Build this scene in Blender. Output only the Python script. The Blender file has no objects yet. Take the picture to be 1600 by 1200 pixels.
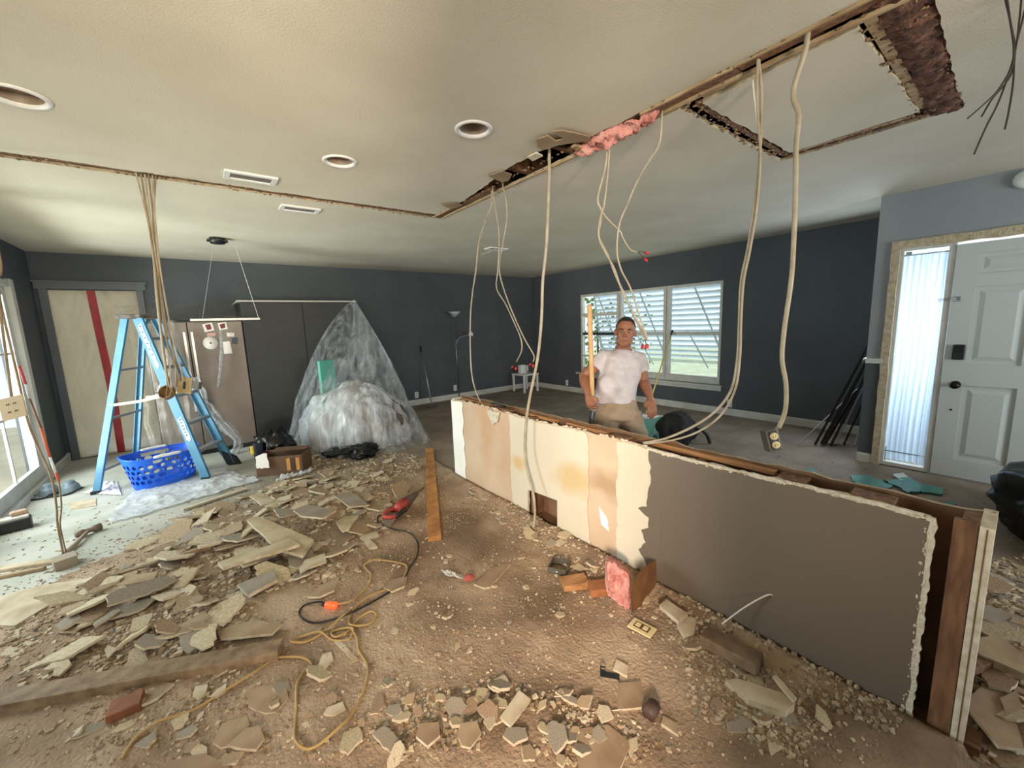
import bpy, bmesh, math, random
from mathutils import Vector, Matrix, noise
from mathutils.geometry import delaunay_2d_cdt
random.seed(7)
S = bpy.context.scene
C = S.collection
# ------------------------------------------------------------------ camera
H = 1.44
FPX = 629.7
R3 = [[0.7887358446963719, -0.6136655029521892, -0.03619969305860643],
      [0.11890603579480724, 0.09452351542813442, 0.9883960034736438],
      [0.6031228083422685, 0.7838877186928903, -0.14752261704495154]]
rv, uv, fv = [Vector(r).normalized() for r in R3]
cam_d = bpy.data.cameras.new('camera')
cam = bpy.data.objects.new('camera', cam_d)
C.objects.link(cam)
m = Matrix((rv, uv, -fv)).transposed().to_4x4()
m.translation = (0, 0, H)
cam.matrix_world = m
cam_d.sensor_width = 36
cam_d.lens = FPX / 1600 * 36
cam_d.clip_start = 0.02
S.camera = cam
# ------------------------------------------------------------------ world, lights, exposure
S.view_settings.view_transform = 'Standard'
S.view_settings.look = 'None'
S.view_settings.gamma = 1
S.view_settings.use_curve_mapping = False
S.view_settings.exposure = 0.2
W = bpy.data.worlds.new('world')
S.world = W
W.use_nodes = True
bg = W.node_tree.nodes['Background']
bg.inputs[0].default_value = (0.83, 0.92, 1.0, 1)
bg.inputs[1].default_value = 1.3


def area(name, loc, aim, sx, sy, power, col, spread=None):
    d = bpy.data.lights.new(name, 'AREA')
    d.shape = 'RECTANGLE'
    d.size, d.size_y, d.energy, d.color = sx, sy, power, col
    if spread: d.spread = math.radians(spread)
    o = bpy.data.objects.new(name, d)
    C.objects.link(o)
    o.location = loc
    o.rotation_euler = (Vector(aim) - Vector(loc)).to_track_quat('-Z', 'Z').to_euler()
    return o


area('daylight_patio', (-2.7, 4.8, 1.35), (1.2, 4.4, 0.2), 4.2, 1.7, 300, (0.92, 0.97, 1.0))
area('patio_paving_bounce', (-3.1, 4.6, -0.08), (1.3, 5.6, 2.44), 1.2, 0.8, 60, (1.0, 0.97, 0.90), 85)
area('daylight_sidelight', (5.75, 0.55, 1.3), (4.0, 0.75, 1.15), 0.7, 1.8, 60, (0.72, 0.86, 1.0))
area('daylight_front_window', (8.2, 4.2, 2.4), (5.5, 4.2, 0.6), 3.4, 1.6, 170, (0.82, 0.92, 1.0))
area('daylight_side_window', (-2.0, -1.62, 1.7), (1.2, 1.0, 0.4), 0.35, 0.9, 118, (1.0, 0.82, 0.66), 110)
area('added_ceiling_uplight', (-1.0, -3.4, 1.0), (0.9, 1.7, 2.44), 1.3, 0.8, 62, (1.0, 0.84, 0.62), 62)  # uplight added to warm the ceiling; stands for no known window
area('added_foyer_fill', (3.5, -3.4, 1.3), (3.9, 1.0, 1.9), 1.6, 1.2, 100, (0.90, 0.97, 1.0))  # fill lamp added to brighten foyer and door; no such window known

# ------------------------------------------------------------------ pixel of the photograph -> world point on a real plane
def ray(x, y):
    return rv * (x - 800) + uv * (600 - y) + fv * FPX


def hit(x, y, i, val):
    d = ray(x, y)
    o = Vector((0, 0, H))
    return o + d * ((val - o[i]) / d[i])


def F(x, y, z=0.0): return hit(x, y, 2, z)
def CE(x, y, z=2.44): return hit(x, y, 2, z)
def PX(x, y, v): return hit(x, y, 0, v)
def PY(x, y, v): return hit(x, y, 1, v)
def A(x, y, d): return Vector((0, 0, H)) + ray(x, y) * (d / FPX)


# ------------------------------------------------------------------ materials
def s2l(c):
    return tuple(((v / 255) / 12.92 if v / 255 <= 0.04045 else ((v / 255 + 0.055) / 1.055) ** 2.4) for v in c) + (1,)


MATS = {}


def mat(name, c, rough=0.7, metal=0.0, c2=None, ns=6.0, bump=0.0, bs=40.0, spec=0.5, emit=0.0, c3=None, detail=6, lo=0.35, hi=0.65):
    if name in MATS:
        return MATS[name]
    M_ = bpy.data.materials.new(name)
    M_.use_nodes = True
    nt = M_.node_tree
    N, L = nt.nodes, nt.links
    b = N['Principled BSDF']
    b.inputs['Roughness'].default_value = rough
    b.inputs['Metallic'].default_value = metal
    b.inputs['Specular IOR Level'].default_value = spec
    b.inputs['Base Color'].default_value = s2l(c)
    tc = None
    if c2 or bump:
        tc = N.new('ShaderNodeTexCoord')
    if c2:
        nz = N.new('ShaderNodeTexNoise')
        nz.inputs['Scale'].default_value = ns
        nz.inputs['Detail'].default_value = detail
        L.new(tc.outputs['Object'], nz.inputs['Vector'])
        cr = N.new('ShaderNodeValToRGB')
        cr.color_ramp.elements[0].position = lo
        cr.color_ramp.elements[0].color = s2l(c)
        cr.color_ramp.elements[1].position = hi
        cr.color_ramp.elements[1].color = s2l(c2)
        if c3:
            e = cr.color_ramp.elements.new((lo + hi) / 2)
            e.color = s2l(c3)
        L.new(nz.outputs['Fac'], cr.inputs[0])
        L.new(cr.outputs[0], b.inputs['Base Color'])
    if bump:
        nb = N.new('ShaderNodeTexNoise')
        nb.inputs['Scale'].default_value = bs
        nb.inputs['Detail'].default_value = 5
        L.new(tc.outputs['Object'], nb.inputs['Vector'])
        bp = N.new('ShaderNodeBump')
        bp.inputs['Strength'].default_value = bump
        bp.inputs['Distance'].default_value = 0.01
        L.new(nb.outputs['Fac'], bp.inputs['Height'])
        L.new(bp.outputs[0], b.inputs['Normal'])
    if emit:
        b.inputs['Emission Color'].default_value = s2l(c)
        b.inputs['Emission Strength'].default_value = emit
    MATS[name] = M_
    return M_


def wood(name, c, c2, sc=(1, 1, 1), ns=14, rough=0.75):
    if name in MATS:
        return MATS[name]
    M_ = mat(name, c, rough, c2=c2, ns=ns, bump=0.25, bs=60)
    nt = M_.node_tree
    mp = nt.nodes.new('ShaderNodeMapping')
    mp.inputs['Scale'].default_value = sc
    tc = [n for n in nt.nodes if n.type == 'TEX_COORD'][0]
    nt.links.new(tc.outputs['Object'], mp.inputs['Vector'])
    for n in nt.nodes:
        if n.type == 'TEX_NOISE':
            nt.links.new(mp.outputs[0], n.inputs['Vector'])
    return M_


def film(name, c, dens=0.4, var=0.35, ns=7, rough=0.18, stretch=(1, 1, 1), bump=0.5, dist=1.2):
    """clear plastic film: see-through with milky, glossy creases"""
    M_ = bpy.data.materials.new(name)
    M_.use_nodes = True
    N, L = M_.node_tree.nodes, M_.node_tree.links
    b = N['Principled BSDF']
    b.inputs['Base Color'].default_value = s2l(c)
    b.inputs['Roughness'].default_value = rough
    b.inputs['Specular IOR Level'].default_value = 0.9
    out = N['Material Output']
    tr = N.new('ShaderNodeBsdfTransparent')
    tl = N.new('ShaderNodeBsdfTranslucent')
    tl.inputs[0].default_value = s2l(c)
    m0 = N.new('ShaderNodeMixShader')
    m0.inputs[0].default_value = 0.35
    mx = N.new('ShaderNodeMixShader')
    tc = N.new('ShaderNodeTexCoord')
    mp = N.new('ShaderNodeMapping')
    mp.inputs['Scale'].default_value = stretch
    nz = N.new('ShaderNodeTexNoise')
    nz.inputs['Scale'].default_value = ns
    nz.inputs['Detail'].default_value = 8
    nz.inputs['Distortion'].default_value = dist
    mr = N.new('ShaderNodeMapRange')
    mr.inputs['From Min'].default_value = 0.3
    mr.inputs['From Max'].default_value = 0.7
    mr.inputs['To Min'].default_value = max(0.02, dens - var)
    mr.inputs['To Max'].default_value = min(1, dens + var)
    bp = N.new('ShaderNodeBump')
    bp.inputs['Strength'].default_value = bump
    bp.inputs['Distance'].default_value = 0.02
    L.new(tc.outputs['Object'], mp.inputs['Vector'])
    L.new(mp.outputs[0], nz.inputs['Vector'])
    L.new(nz.outputs['Fac'], mr.inputs['Value'])
    L.new(nz.outputs['Fac'], bp.inputs['Height'])
    L.new(bp.outputs[0], b.inputs['Normal'])
    L.new(b.outputs[0], m0.inputs[1])
    L.new(tl.outputs[0], m0.inputs[2])
    L.new(mr.outputs[0], mx.inputs[0])
    L.new(tr.outputs[0], mx.inputs[1])
    L.new(m0.outputs[0], mx.inputs[2])
    L.new(mx.outputs[0], out.inputs['Surface'])
    MATS[name] = M_
    return M_


M_ceil = mat('ceiling_paint', (208, 202, 186), 0.9, c2=(198, 191, 174), ns=1.6, bump=0.22, bs=130)
M_blue = mat('slate_blue_paint', (79, 84, 89), 0.75, c2=(72, 77, 82), ns=2.0, bump=0.12, bs=90)
M_grey = mat('pale_grey_paint', (146, 150, 152), 0.75, c2=(136, 141, 144), ns=2.0, bump=0.12, bs=90)
M_white = mat('white_trim_paint', (206, 206, 200), 0.5, c2=(188, 187, 180), ns=5)
M_whitep = mat('white_plastic', (225, 226, 224), 0.4)
M_door = mat('white_door_paint', (188, 193, 190), 0.45, bump=0.05, bs=20)
M_raw = mat('raw_plaster_edge', (190, 178, 152), 0.9, c2=(166, 150, 122), ns=30, bump=0.6, bs=60)
M_gyp = mat('gypsum_core', (214, 206, 190), 0.95, c2=(190, 176, 152), ns=25, bump=0.5, bs=90)
M_black = mat('black_plastic', (22, 22, 24), 0.45)
M_bag = mat('black_bag_film', (12, 12, 13), 0.28, bump=0.6, bs=14, spec=0.4)
M_dark = mat('dark_bronze_metal', (38, 34, 32), 0.4, 0.8)
M_steel = mat('brushed_steel', (150, 150, 152), 0.3, 0.9, bump=0.05, bs=120)
M_alu = mat('aluminium', (178, 180, 184), 0.4, 0.85)
M_lum = wood('pine_lumber', (186, 140, 92), (140, 94, 56), (1.5, 14, 14), 3)
M_lumY = wood('pine_lumber_long', (178, 132, 86), (136, 92, 56), (14, 1.5, 14), 3)
M_old = wood('old_stud_lumber', (136, 98, 68), (92, 62, 42), (12, 12, 2), 3)
M_oldY = wood('old_plate_lumber', (132, 92, 60), (78, 48, 28), (14, 2, 10), 3)
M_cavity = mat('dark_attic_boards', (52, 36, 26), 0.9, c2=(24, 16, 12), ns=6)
M_dust = mat('plaster_dust', (182, 158, 132), 0.95, c2=(122, 100, 78), c3=(158, 133, 108), ns=2.4, detail=12, bump=1.0, bs=70)
M_glass = bpy.data.materials.new('window_glass')
M_glass.use_nodes = True
_n = M_glass.node_tree.nodes
_l = M_glass.node_tree.links
_t = _n.new('ShaderNodeBsdfTransparent'); _t.inputs[0].default_value = (0.93, 0.97, 0.96, 1)
_g = _n.new('ShaderNodeBsdfGlossy'); _g.inputs['Roughness'].default_value = 0.03
_m = _n.new('ShaderNodeMixShader'); _m.inputs[0].default_value = 0.07
_l.new(_t.outputs[0], _m.inputs[1]); _l.new(_g.outputs[0], _m.inputs[2]); _l.new(_m.outputs[0], _n['Material Output'].inputs['Surface'])


# ------------------------------------------------------------------ mesh builder
def inpoly(p, poly):
    x, y = p[0], p[1]
    r = False
    n = len(poly)
    for i in range(n):
        a, b = poly[i], poly[i - 1]
        if (a[1] > y) != (b[1] > y) and x < (b[0] - a[0]) * (y - a[1]) / (b[1] - a[1]) + a[0]:
            r = not r
    return r


def ident(a, b, c): return (a, b, c)


class MB:
    def __init__(s):
        s.v = []; s.f = []; s.mi = []; s.smooth = []

    def add(s, vs, fs, mi=0, sm=False):
        o = len(s.v)
        s.v += [tuple(v) for v in vs]
        for f in fs:
            s.f.append([o + i for i in f]); s.mi.append(mi); s.smooth.append(sm)
        return s

    def box(s, c, d, rz=0.0, mi=0, rot=None):
        c = Vector(c)
        R = rot if rot is not None else Matrix.Rotation(rz, 3, 'Z')
        vs = [c + R @ Vector((sx * d[0] / 2, sy * d[1] / 2, sz * d[2] / 2)) for sx in (-1, 1) for sy in (-1, 1) for sz in (-1, 1)]
        return s.add(vs, [(0, 1, 3, 2), (4, 6, 7, 5), (0, 4, 5, 1), (2, 3, 7, 6), (0, 2, 6, 4), (1, 5, 7, 3)], mi)

    def bb(s, a, b, mi=0):
        a = Vector(a); b = Vector(b)
        d = b - a
        return s.box((a + b) / 2, (abs(d.x), abs(d.y), abs(d.z)), 0, mi)

    def bar(s, a, b, w, h, up=(0, 0, 1), mi=0):
        a = Vector(a); b = Vector(b)
        z = (b - a).normalized()
        x = Vector(up).cross(z)
        if x.length < 1e-4: x = Vector((1, 0, 0)).cross(z)
        x.normalize(); y = z.cross(x)
        R = Matrix((x, y, z)).transposed()
        return s.box((a + b) / 2, (w, h, (b - a).length), rot=R, mi=mi)

    def tube(s, pts, r, n=8, mi=0, cap=True, ell=None):
        pts = [Vector(p) for p in pts]
        rs = r if isinstance(r, (list, tuple)) else [r] * len(pts)
        vs = []; fs = []
        t0 = (pts[1] - pts[0]).normalized()
        u = t0.orthogonal().normalized()
        if ell: u = (Vector(ell) - t0 * Vector(ell).dot(t0)).normalized()
        for i, p in enumerate(pts):
            t = (pts[min(i + 1, len(pts) - 1)] - pts[max(i - 1, 0)])
            if t.length < 1e-9: t = t0
            t = t.normalized()
            u = (u - t * u.dot(t))
            u = u.normalized() if u.length > 1e-6 else t.orthogonal().normalized()
            w = t.cross(u)
            ra = rs[i]
            ra, rb = ra if isinstance(ra, (list, tuple)) else (ra, ra)
            for k in range(n):
                a = 2 * math.pi * k / n
                vs.append(p + u * math.cos(a) * ra + w * math.sin(a) * rb)
        for i in range(len(pts) - 1):
            for k in range(n):
                k2 = (k + 1) % n
                fs.append((i * n + k, i * n + k2, (i + 1) * n + k2, (i + 1) * n + k))
        if cap:
            fs.append(tuple(range(n))[::-1]); fs.append(tuple((len(pts) - 1) * n + k for k in range(n)))
        return s.add(vs, fs, mi, True)

    def lathe(s, c, prof, n=24, mi=0, axis=(0, 0, 1), sm=True):
        c = Vector(c); ax = Vector(axis).normalized(); u = ax.orthogonal().normalized(); w = ax.cross(u)
        vs = []; fs = []
        for (r, z) in prof:
            for k in range(n):
                a = 2 * math.pi * k / n
                vs.append(c + ax * z + (u * math.cos(a) + w * math.sin(a)) * r)
        for i in range(len(prof) - 1):
            for k in range(n):
                k2 = (k + 1) % n
                fs.append((i * n + k, i * n + k2, (i + 1) * n + k2, (i + 1) * n + k))
        return s.add(vs, fs, mi, sm)

    def ell(s, c, r, rot=None, n=12, mi=0):
        c = Vector(c); R = rot if rot is not None else Matrix.Identity(3)
        vs = []; fs = []; m2 = n // 2
        for i in range(m2 + 1):
            th = math.pi * i / m2
            for k in range(n):
                a = 2 * math.pi * k / n
                vs.append(c + R @ Vector((r[0] * math.sin(th) * math.cos(a), r[1] * math.sin(th) * math.sin(a), r[2] * math.cos(th))))
        for i in range(m2):
            for k in range(n):
                k2 = (k + 1) % n
                fs.append((i * n + k, (i + 1) * n + k, (i + 1) * n + k2, i * n + k2))
        return s.add(vs, fs, mi, True)

    def prism(s, poly, d0, d1, to=ident, holes=(), mi=0, mside=None, inner=()):
        """poly in 2D (a,b); to(a,b,d) gives the 3D point at depth d"""
        mside = mi if mside is None else mside
        P = [Vector((p[0], p[1])) for p in poly]
        pts = list(P); ed = [(i, (i + 1) % len(P)) for i in range(len(P))]
        hs = []
        for h in holes:
            o = len(pts); h = [Vector((p[0], p[1])) for p in h]; hs.append(h)
            pts += h; ed += [(o + i, o + (i + 1) % len(h)) for i in range(len(h))]
        pts += [Vector(q) for q in inner]
        if len(poly) == 3 or (not holes and len(poly) <= 4 and not inner):
            tv = P; tf = [tuple(range(len(P)))]
        else:
            r = delaunay_2d_cdt(pts, ed, [], 0, 1e-6)
            tv, tf0 = r[0], r[2]
            tf = []
            for f in tf0:
                cc = sum((tv[i] for i in f), Vector((0, 0))) / len(f)
                if inpoly(cc, P) and not any(inpoly(cc, h) for h in hs): tf.append(tuple(f))
        n = len(tv)
        top = [to(p[0], p[1], d1) for p in tv]; bot = [to(p[0], p[1], d0) for p in tv]
        s.add(top, tf, mi); s.add(bot, [t[::-1] for t in tf], mi if mside == mi else mi)
        for lp in [P] + hs:
            k = len(lp)
            vs = [to(p[0], p[1], d0) for p in lp] + [to(p[0], p[1], d1) for p in lp]
            s.add(vs, [(i, (i + 1) % k, k + (i + 1) % k, k + i) for i in range(k)], mside)
        return s

    def grid(s, fn, nu, nv, mi=0, sm=True, wrapu=False):
        vs = [fn(i / nu, j / nv) for j in range(nv + 1) for i in range(nu + 1)]
        fs = [(j * (nu + 1) + i, j * (nu + 1) + i + 1, (j + 1) * (nu + 1) + i + 1, (j + 1) * (nu + 1) + i) for j in range(nv) for i in range(nu)]
        return s.add(vs, fs, mi, sm)

    def mesh(s, name, mats, org=(0, 0, 0)):
        org = Vector(org)
        me = bpy.data.meshes.new(name)
        me.from_pydata([tuple(Vector(v) - org) for v in s.v], [], s.f)
        for mm in (mats if isinstance(mats, (list, tuple)) else [mats]): me.materials.append(mm)
        me.polygons.foreach_set('material_index', s.mi)
        me.polygons.foreach_set('use_smooth', s.smooth)
        bm = bmesh.new(); bm.from_mesh(me)
        bmesh.ops.recalc_face_normals(bm, faces=bm.faces)
        bm.to_mesh(me); bm.free()
        me.update()
        return me

    def base(s):
        xs = [v[0] for v in s.v]; ys = [v[1] for v in s.v]
        return Vector(((min(xs) + max(xs)) / 2, (min(ys) + max(ys)) / 2, min(v[2] for v in s.v)))


def bevel(o, w=0.004, seg=2):
    b = o.modifiers.new('bevel', 'BEVEL'); b.width = w; b.segments = seg; b.limit_method = 'ANGLE'
    return o


def thing(name, label, cat, loc=(0, 0, 0), group=None, kind=None):
    o = bpy.data.objects.new(name, None)
    C.objects.link(o); o.location = loc; o.empty_display_size = 0.05
    if label: o['label'] = label
    if cat: o['category'] = cat
    if group: o['group'] = group
    if kind: o['kind'] = kind
    return o


def wloc(o):
    v = Vector((0, 0, 0))
    while o is not None:
        v += o.location; o = o.parent
    return v


def part(name, mb, mats, parent, label=None, bev=0, kind=None):
    b = mb.base()
    o = bpy.data.objects.new(name, mb.mesh(name, mats, b))
    C.objects.link(o)
    o.parent = parent
    o.location = b - wloc(parent)
    if label: o['label'] = label
    if kind: o['kind'] = kind
    if bev: bevel(o, bev)
    return o


def single(name, mb, mats, label=None, cat=None, group=None, kind=None, bev=0):
    b = mb.base()
    o = bpy.data.objects.new(name, mb.mesh(name, mats, b))
    C.objects.link(o); o.location = b
    if label: o['label'] = label
    if cat: o['category'] = cat
    if group: o['group'] = group
    if kind: o['kind'] = kind
    if bev: bevel(o, bev)
    return o


def struct(name, mb, mats, label=None, bev=0):
    return single(name, mb, mats, label, None, None, 'structure', bev)


def smooth(pts, k=6):
    pts = [Vector(p) for p in pts]
    out = []
    for i in range(len(pts) - 1):
        p0 = pts[max(i - 1, 0)]; p1 = pts[i]; p2 = pts[i + 1]; p3 = pts[min(i + 2, len(pts) - 1)]
        for j in range(k):
            t = j / k
            out.append(0.5 * ((2 * p1) + (p2 - p0) * t + (2 * p0 - 5 * p1 + 4 * p2 - p3) * t * t + (3 * p1 - p0 - 3 * p2 + p3) * t ** 3))
    out.append(pts[-1])
    return out


def rag(poly, step=0.06, amp=0.008, seed=0, keep=()):
    """subdivide a 2D outline and roughen it"""
    rn = random.Random(seed)
    out = []
    n = len(poly)
    for i in range(n):
        a = Vector(poly[i][:2]); b = Vector(poly[(i + 1) % n][:2])
        out.append(a)
        if i in keep: continue
        L_ = (b - a).length
        k = int(L_ / step)
        nn = Vector((-(b - a).y, (b - a).x))
        if nn.length: nn.normalize()
        for j in range(1, k + 1):
            t = (j + rn.uniform(-0.3, 0.3)) / (k + 1)
            out.append(a.lerp(b, t) + nn * rn.uniform(-amp, amp))
    return out


def fbm(x, y, z=0.0, o=4):
    return noise.fractal(Vector((x, y, z)), 1.0, 2.0, o)
#@@NEXT
# ================================================================== STRUCTURE
XL, XR, YB, XF, YF = -1.40, 6.03, 7.0, 4.95, 0.95
YK = -4.2
# floor: worn concrete slab, greenish pale by the patio door, brown grey elsewhere
M_floor = mat('bare_slab', (150, 136, 120), 0.8, c2=(112, 98, 84), c3=(134, 122, 106), ns=1.3, bump=0.25, bs=30, detail=8)
M_slab2 = mat('pale_slab', (178, 176, 160), 0.8, c2=(140, 142, 128), c3=(164, 166, 150), ns=1.8, bump=0.25, bs=30, detail=8)
M_slab3 = mat('brown_slab', (104, 96, 90), 0.55, c2=(84, 76, 70), ns=1.2, bump=0.2, bs=30, detail=8)
m1 = MB(); m1.bb((XL - 0.2, YK, -0.12), (1.86, YB + .15, 0)); 
m2 = MB(); m2.bb((1.86, YK, -0.12), (XR + 0.15, YB + .15, 0))
# one floor with an irregular border between the pale patio side and the rest
fl = MB()
fl.prism([(XL - .2, YK), (XR + .2, YK), (XR + .2, YB + .15), (XL - .2, YB + .15)], -0.12, 0.0)
floor = struct('floor', fl, [M_floor])
# colour zones of the slab: blend by position
nt = M_floor.node_tree
N, L = nt.nodes, nt.links
tc = N.new('ShaderNodeTexCoord'); sp = N.new('ShaderNodeSeparateXYZ'); geo = N.new('ShaderNodeNewGeometry')
L.new(geo.outputs['Position'], sp.inputs[0])
cur = [l for l in nt.links if l.to_socket == N['Principled BSDF'].inputs['Base Color']][0].from_socket
nzz = N.new('ShaderNodeTexNoise'); nzz.inputs['Scale'].default_value = 1.1; nzz.inputs['Detail'].default_value = 7
L.new(geo.outputs['Position'], nzz.inputs['Vector'])


def zone(cur, sock, a, b, col, amt=0.9):
    ad = N.new('ShaderNodeMath'); ad.operation = 'MULTIPLY_ADD'; ad.inputs[1].default_value = 1.6
    L.new(nzz.outputs['Fac'], ad.inputs[0]); L.new(sock, ad.inputs[2])
    mr = N.new('ShaderNodeMapRange'); mr.inputs['From Min'].default_value = a + .8; mr.inputs['From Max'].default_value = b + .8
    mr.inputs['To Max'].default_value = amt
    L.new(ad.outputs[0], mr.inputs['Value'])
    mx = N.new('ShaderNodeMix'); mx.data_type = 'RGBA'
    L.new(mr.outputs[0], mx.inputs['Factor']); L.new(cur, mx.inputs[6])
    n3 = N.new('ShaderNodeTexNoise'); n3.inputs['Scale'].default_value = 3.3; n3.inputs['Detail'].default_value = 8
    L.new(geo.outputs['Position'], n3.inputs['Vector'])
    cr = N.new('ShaderNodeValToRGB'); cr.color_ramp.elements[0].position = .36; cr.color_ramp.elements[1].position = .64
    cr.color_ramp.elements[0].color = s2l(col[0]); cr.color_ramp.elements[1].color = s2l(col[1])
    L.new(n3.outputs['Fac'], cr.inputs[0]); L.new(cr.outputs[0], mx.inputs[7])
    return mx.outputs[2]


cur = zone(cur, sp.outputs['X'], 1.7, 2.3, ((130, 115, 101), (154, 139, 124)))
# pale zone: x + 0.5*(4-y) < 0
cmb = N.new('ShaderNodeMath'); cmb.operation = 'MULTIPLY_ADD'; cmb.inputs[1].default_value = -1.0; cmb.inputs[2].default_value = 0.0
L.new(sp.outputs['X'], cmb.inputs[0])
cm2 = N.new('ShaderNodeMath'); cm2.operation = 'MULTIPLY_ADD'; cm2.inputs[1].default_value = 0.55
L.new(sp.outputs['Y'], cm2.inputs[0]); L.new(cmb.outputs[0], cm2.inputs[2])
cur = zone(cur, cm2.outputs[0], 2.0, 2.9, ((172, 174, 160), (196, 192, 180)))
L.new(cur, N['Principled BSDF'].inputs['Base Color'])

# ceiling with the slots the torn-out walls left behind
o1 = [CE(*p) for p in [(690, 338), (738, 305), (770, 283)]]
edgeA = [(1.86, 3.42), (1.84, 2.95), (1.80, 2.62)]
gap = [CE(*p) for p in [(795, 262), (835, 240), (868, 228), (905, 222)]]
frm = [(1.84, 1.60), (1.845, 1.2), (1.84, 0.8), (1.84, 0.30)]
hole = [(XL - 0.1, 3.445), (0.6, 3.45)] + edgeA + [(g.x, g.y) for g in gap] + frm + \
       [(3.20, 0.33), (3.19, 1.14), (1.98, 1.16), (1.955, 1.6), (1.95, 2.4), (1.96, 3.53), (0.6, 3.545), (XL - 0.1, 3.56)]
island = [(1.99, 0.49), (3.06, 0.47), (3.08, 1.055), (2.02, 1.07)]
cans = [(CE(740, 202), 0.078), (CE(531, 252), 0.078), (CE(25, 150), 0.085)]
vents = [((0.40, 3.21), 0.29, 0.16), ((0.795, 3.81), 0.29, 0.16), ((3.30, 4.52), 0.30, 0.15)]


def circ(c, r, n=28): return [(c[0] + r * math.cos(2 * math.pi * k / n), c[1] + r * math.sin(2 * math.pi * k / n)) for k in range(n)]


cm = MB()
rh = rag(hole, 0.05, 0.007, 3)
rh = [(max(p[0], XL - 0.05), p[1]) for p in rh]
cm.prism([(XL - .15, YK), (XR + .15, YK), (XR + .15, YB + .15), (XL - .15, YB + .15)], 2.44, 2.46,
         holes=[rh] + [circ(c, r) for c, r in cans] + [[(c[0] - w / 2 + .02, c[1] - h / 2 + .02), (c[0] + w / 2 - .02, c[1] - h / 2 + .02), (c[0] + w / 2 - .02, c[1] + h / 2 - .02), (c[0] - w / 2 + .02, c[1] + h / 2 - .02)] for c, w, h in vents], mside=1)
ceil = struct('ceiling', cm, [M_ceil, M_raw])
pm = MB(); pm.prism(rag(island, 0.05, 0.006, 5), 2.44, 2.46, mside=1)
part('ceiling_patch', pm, [M_ceil, M_raw], ceil, 'pale ceiling square left inside the torn frame')
# what shows up through the slots
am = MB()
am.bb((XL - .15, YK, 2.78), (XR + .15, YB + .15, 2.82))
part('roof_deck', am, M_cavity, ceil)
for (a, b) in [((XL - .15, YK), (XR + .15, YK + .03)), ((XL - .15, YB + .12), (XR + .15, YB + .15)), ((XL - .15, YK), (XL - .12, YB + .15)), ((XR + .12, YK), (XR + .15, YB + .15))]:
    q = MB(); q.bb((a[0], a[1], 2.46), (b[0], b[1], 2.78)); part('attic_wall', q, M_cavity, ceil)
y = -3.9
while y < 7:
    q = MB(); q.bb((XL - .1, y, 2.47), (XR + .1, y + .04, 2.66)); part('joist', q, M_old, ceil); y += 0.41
# plates nailed up in the slots, in pieces
rn = random.Random(4)
x = XL - .05
while x < 1.9:
    w = rn.uniform(.35, .7); e = min(x + w, 1.95)
    q = MB(); q.box(((x + e) / 2, 3.485 + rn.uniform(-.006, .006), 2.456), (e - x - .006, 0.034, 0.016 + rn.uniform(0, .008)), rn.uniform(-.01, .01))
    part('top_plate', q, M_oldY, ceil); x = e
y = 0.35
M_lath = wood('pale_lath', (188, 166, 130), (142, 114, 82), (14, 2, 10), 3)
while y < 3.5:
    w = rn.uniform(.35, .65); e = min(y + w, 3.52)
    if not (1.75 < (y + e) / 2 < 2.62):
        q = MB(); q.box((1.895 + rn.uniform(-.006, .006), (y + e) / 2, 2.453), (0.05, e - y - .006, 0.018), rn.uniform(-.012, .012))
        part('top_plate', q, M_old, ceil)
    q = MB(); q.box((1.946, (y + e) / 2, 2.440 + rn.uniform(-.004, .004)), (0.018, e - y - .004, 0.014), rn.uniform(-.01, .01))
    part('lath_strip', q, M_lath, ceil)
    if y < 1.2 or y > 2.7:
        q = MB(); q.box((1.848, (y + e) / 2, 2.436 + rn.uniform(-.003, .003)), (0.012, e - y - .004, 0.012), rn.uniform(-.01, .01))
        part('lath_strip', q, M_lath, ceil)
    y = e
for (a, b, mm) in [((2.02, 1.075, 2.444), (3.12, 1.105, 2.462), M_old), ((3.095, .5, 2.444), (3.125, 1.05, 2.462), M_lath), ((3.16, .36, 2.446), (3.175, 1.1, 2.46), M_oldY), ((1.99, .44, 2.448), (3.05, .475, 2.46), M_lath), ((1.98, .5, 2.45), (2.0, 1.05, 2.46), M_lath)]:
    q = MB(); q.bb(a, b); part('top_plate', q, mm, ceil)
# rubble bits of plaster hanging on in the slots
q = MB(); rn = random.Random(9)
for k in range(900):
    r = rn.random()
    if r < .30: p = (rn.uniform(XL, 1.9), rn.choice((3.455, 3.535)) + rn.uniform(-.012, .012))
    elif r < .62: p = (rn.choice((1.85, 1.95)) + rn.uniform(-.012, .012), rn.uniform(.3, 3.45))
    elif r < .80: p = (rn.uniform(1.95, 3.15), 1.11 + rn.uniform(-.045, .045))
    elif r < .9: p = (3.13 + rn.uniform(-.05, .05), rn.uniform(.4, 1.1))
    else: p = (rn.uniform(1.95, 3.15), rn.choice((.34, .47)) + rn.uniform(-.02, .02))
    sz = rn.uniform(.003, .011)
    q.ell((p[0], p[1], 2.441 + rn.uniform(-.004, .006)), (sz, sz * rn.uniform(.5, 1.4), sz * .5), n=6)
part('plaster_crumbs', q, mat('brown_grey_crumbs', (150, 126, 98), .95, c2=(92, 70, 52), ns=30), ceil, kind='stuff')
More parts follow.
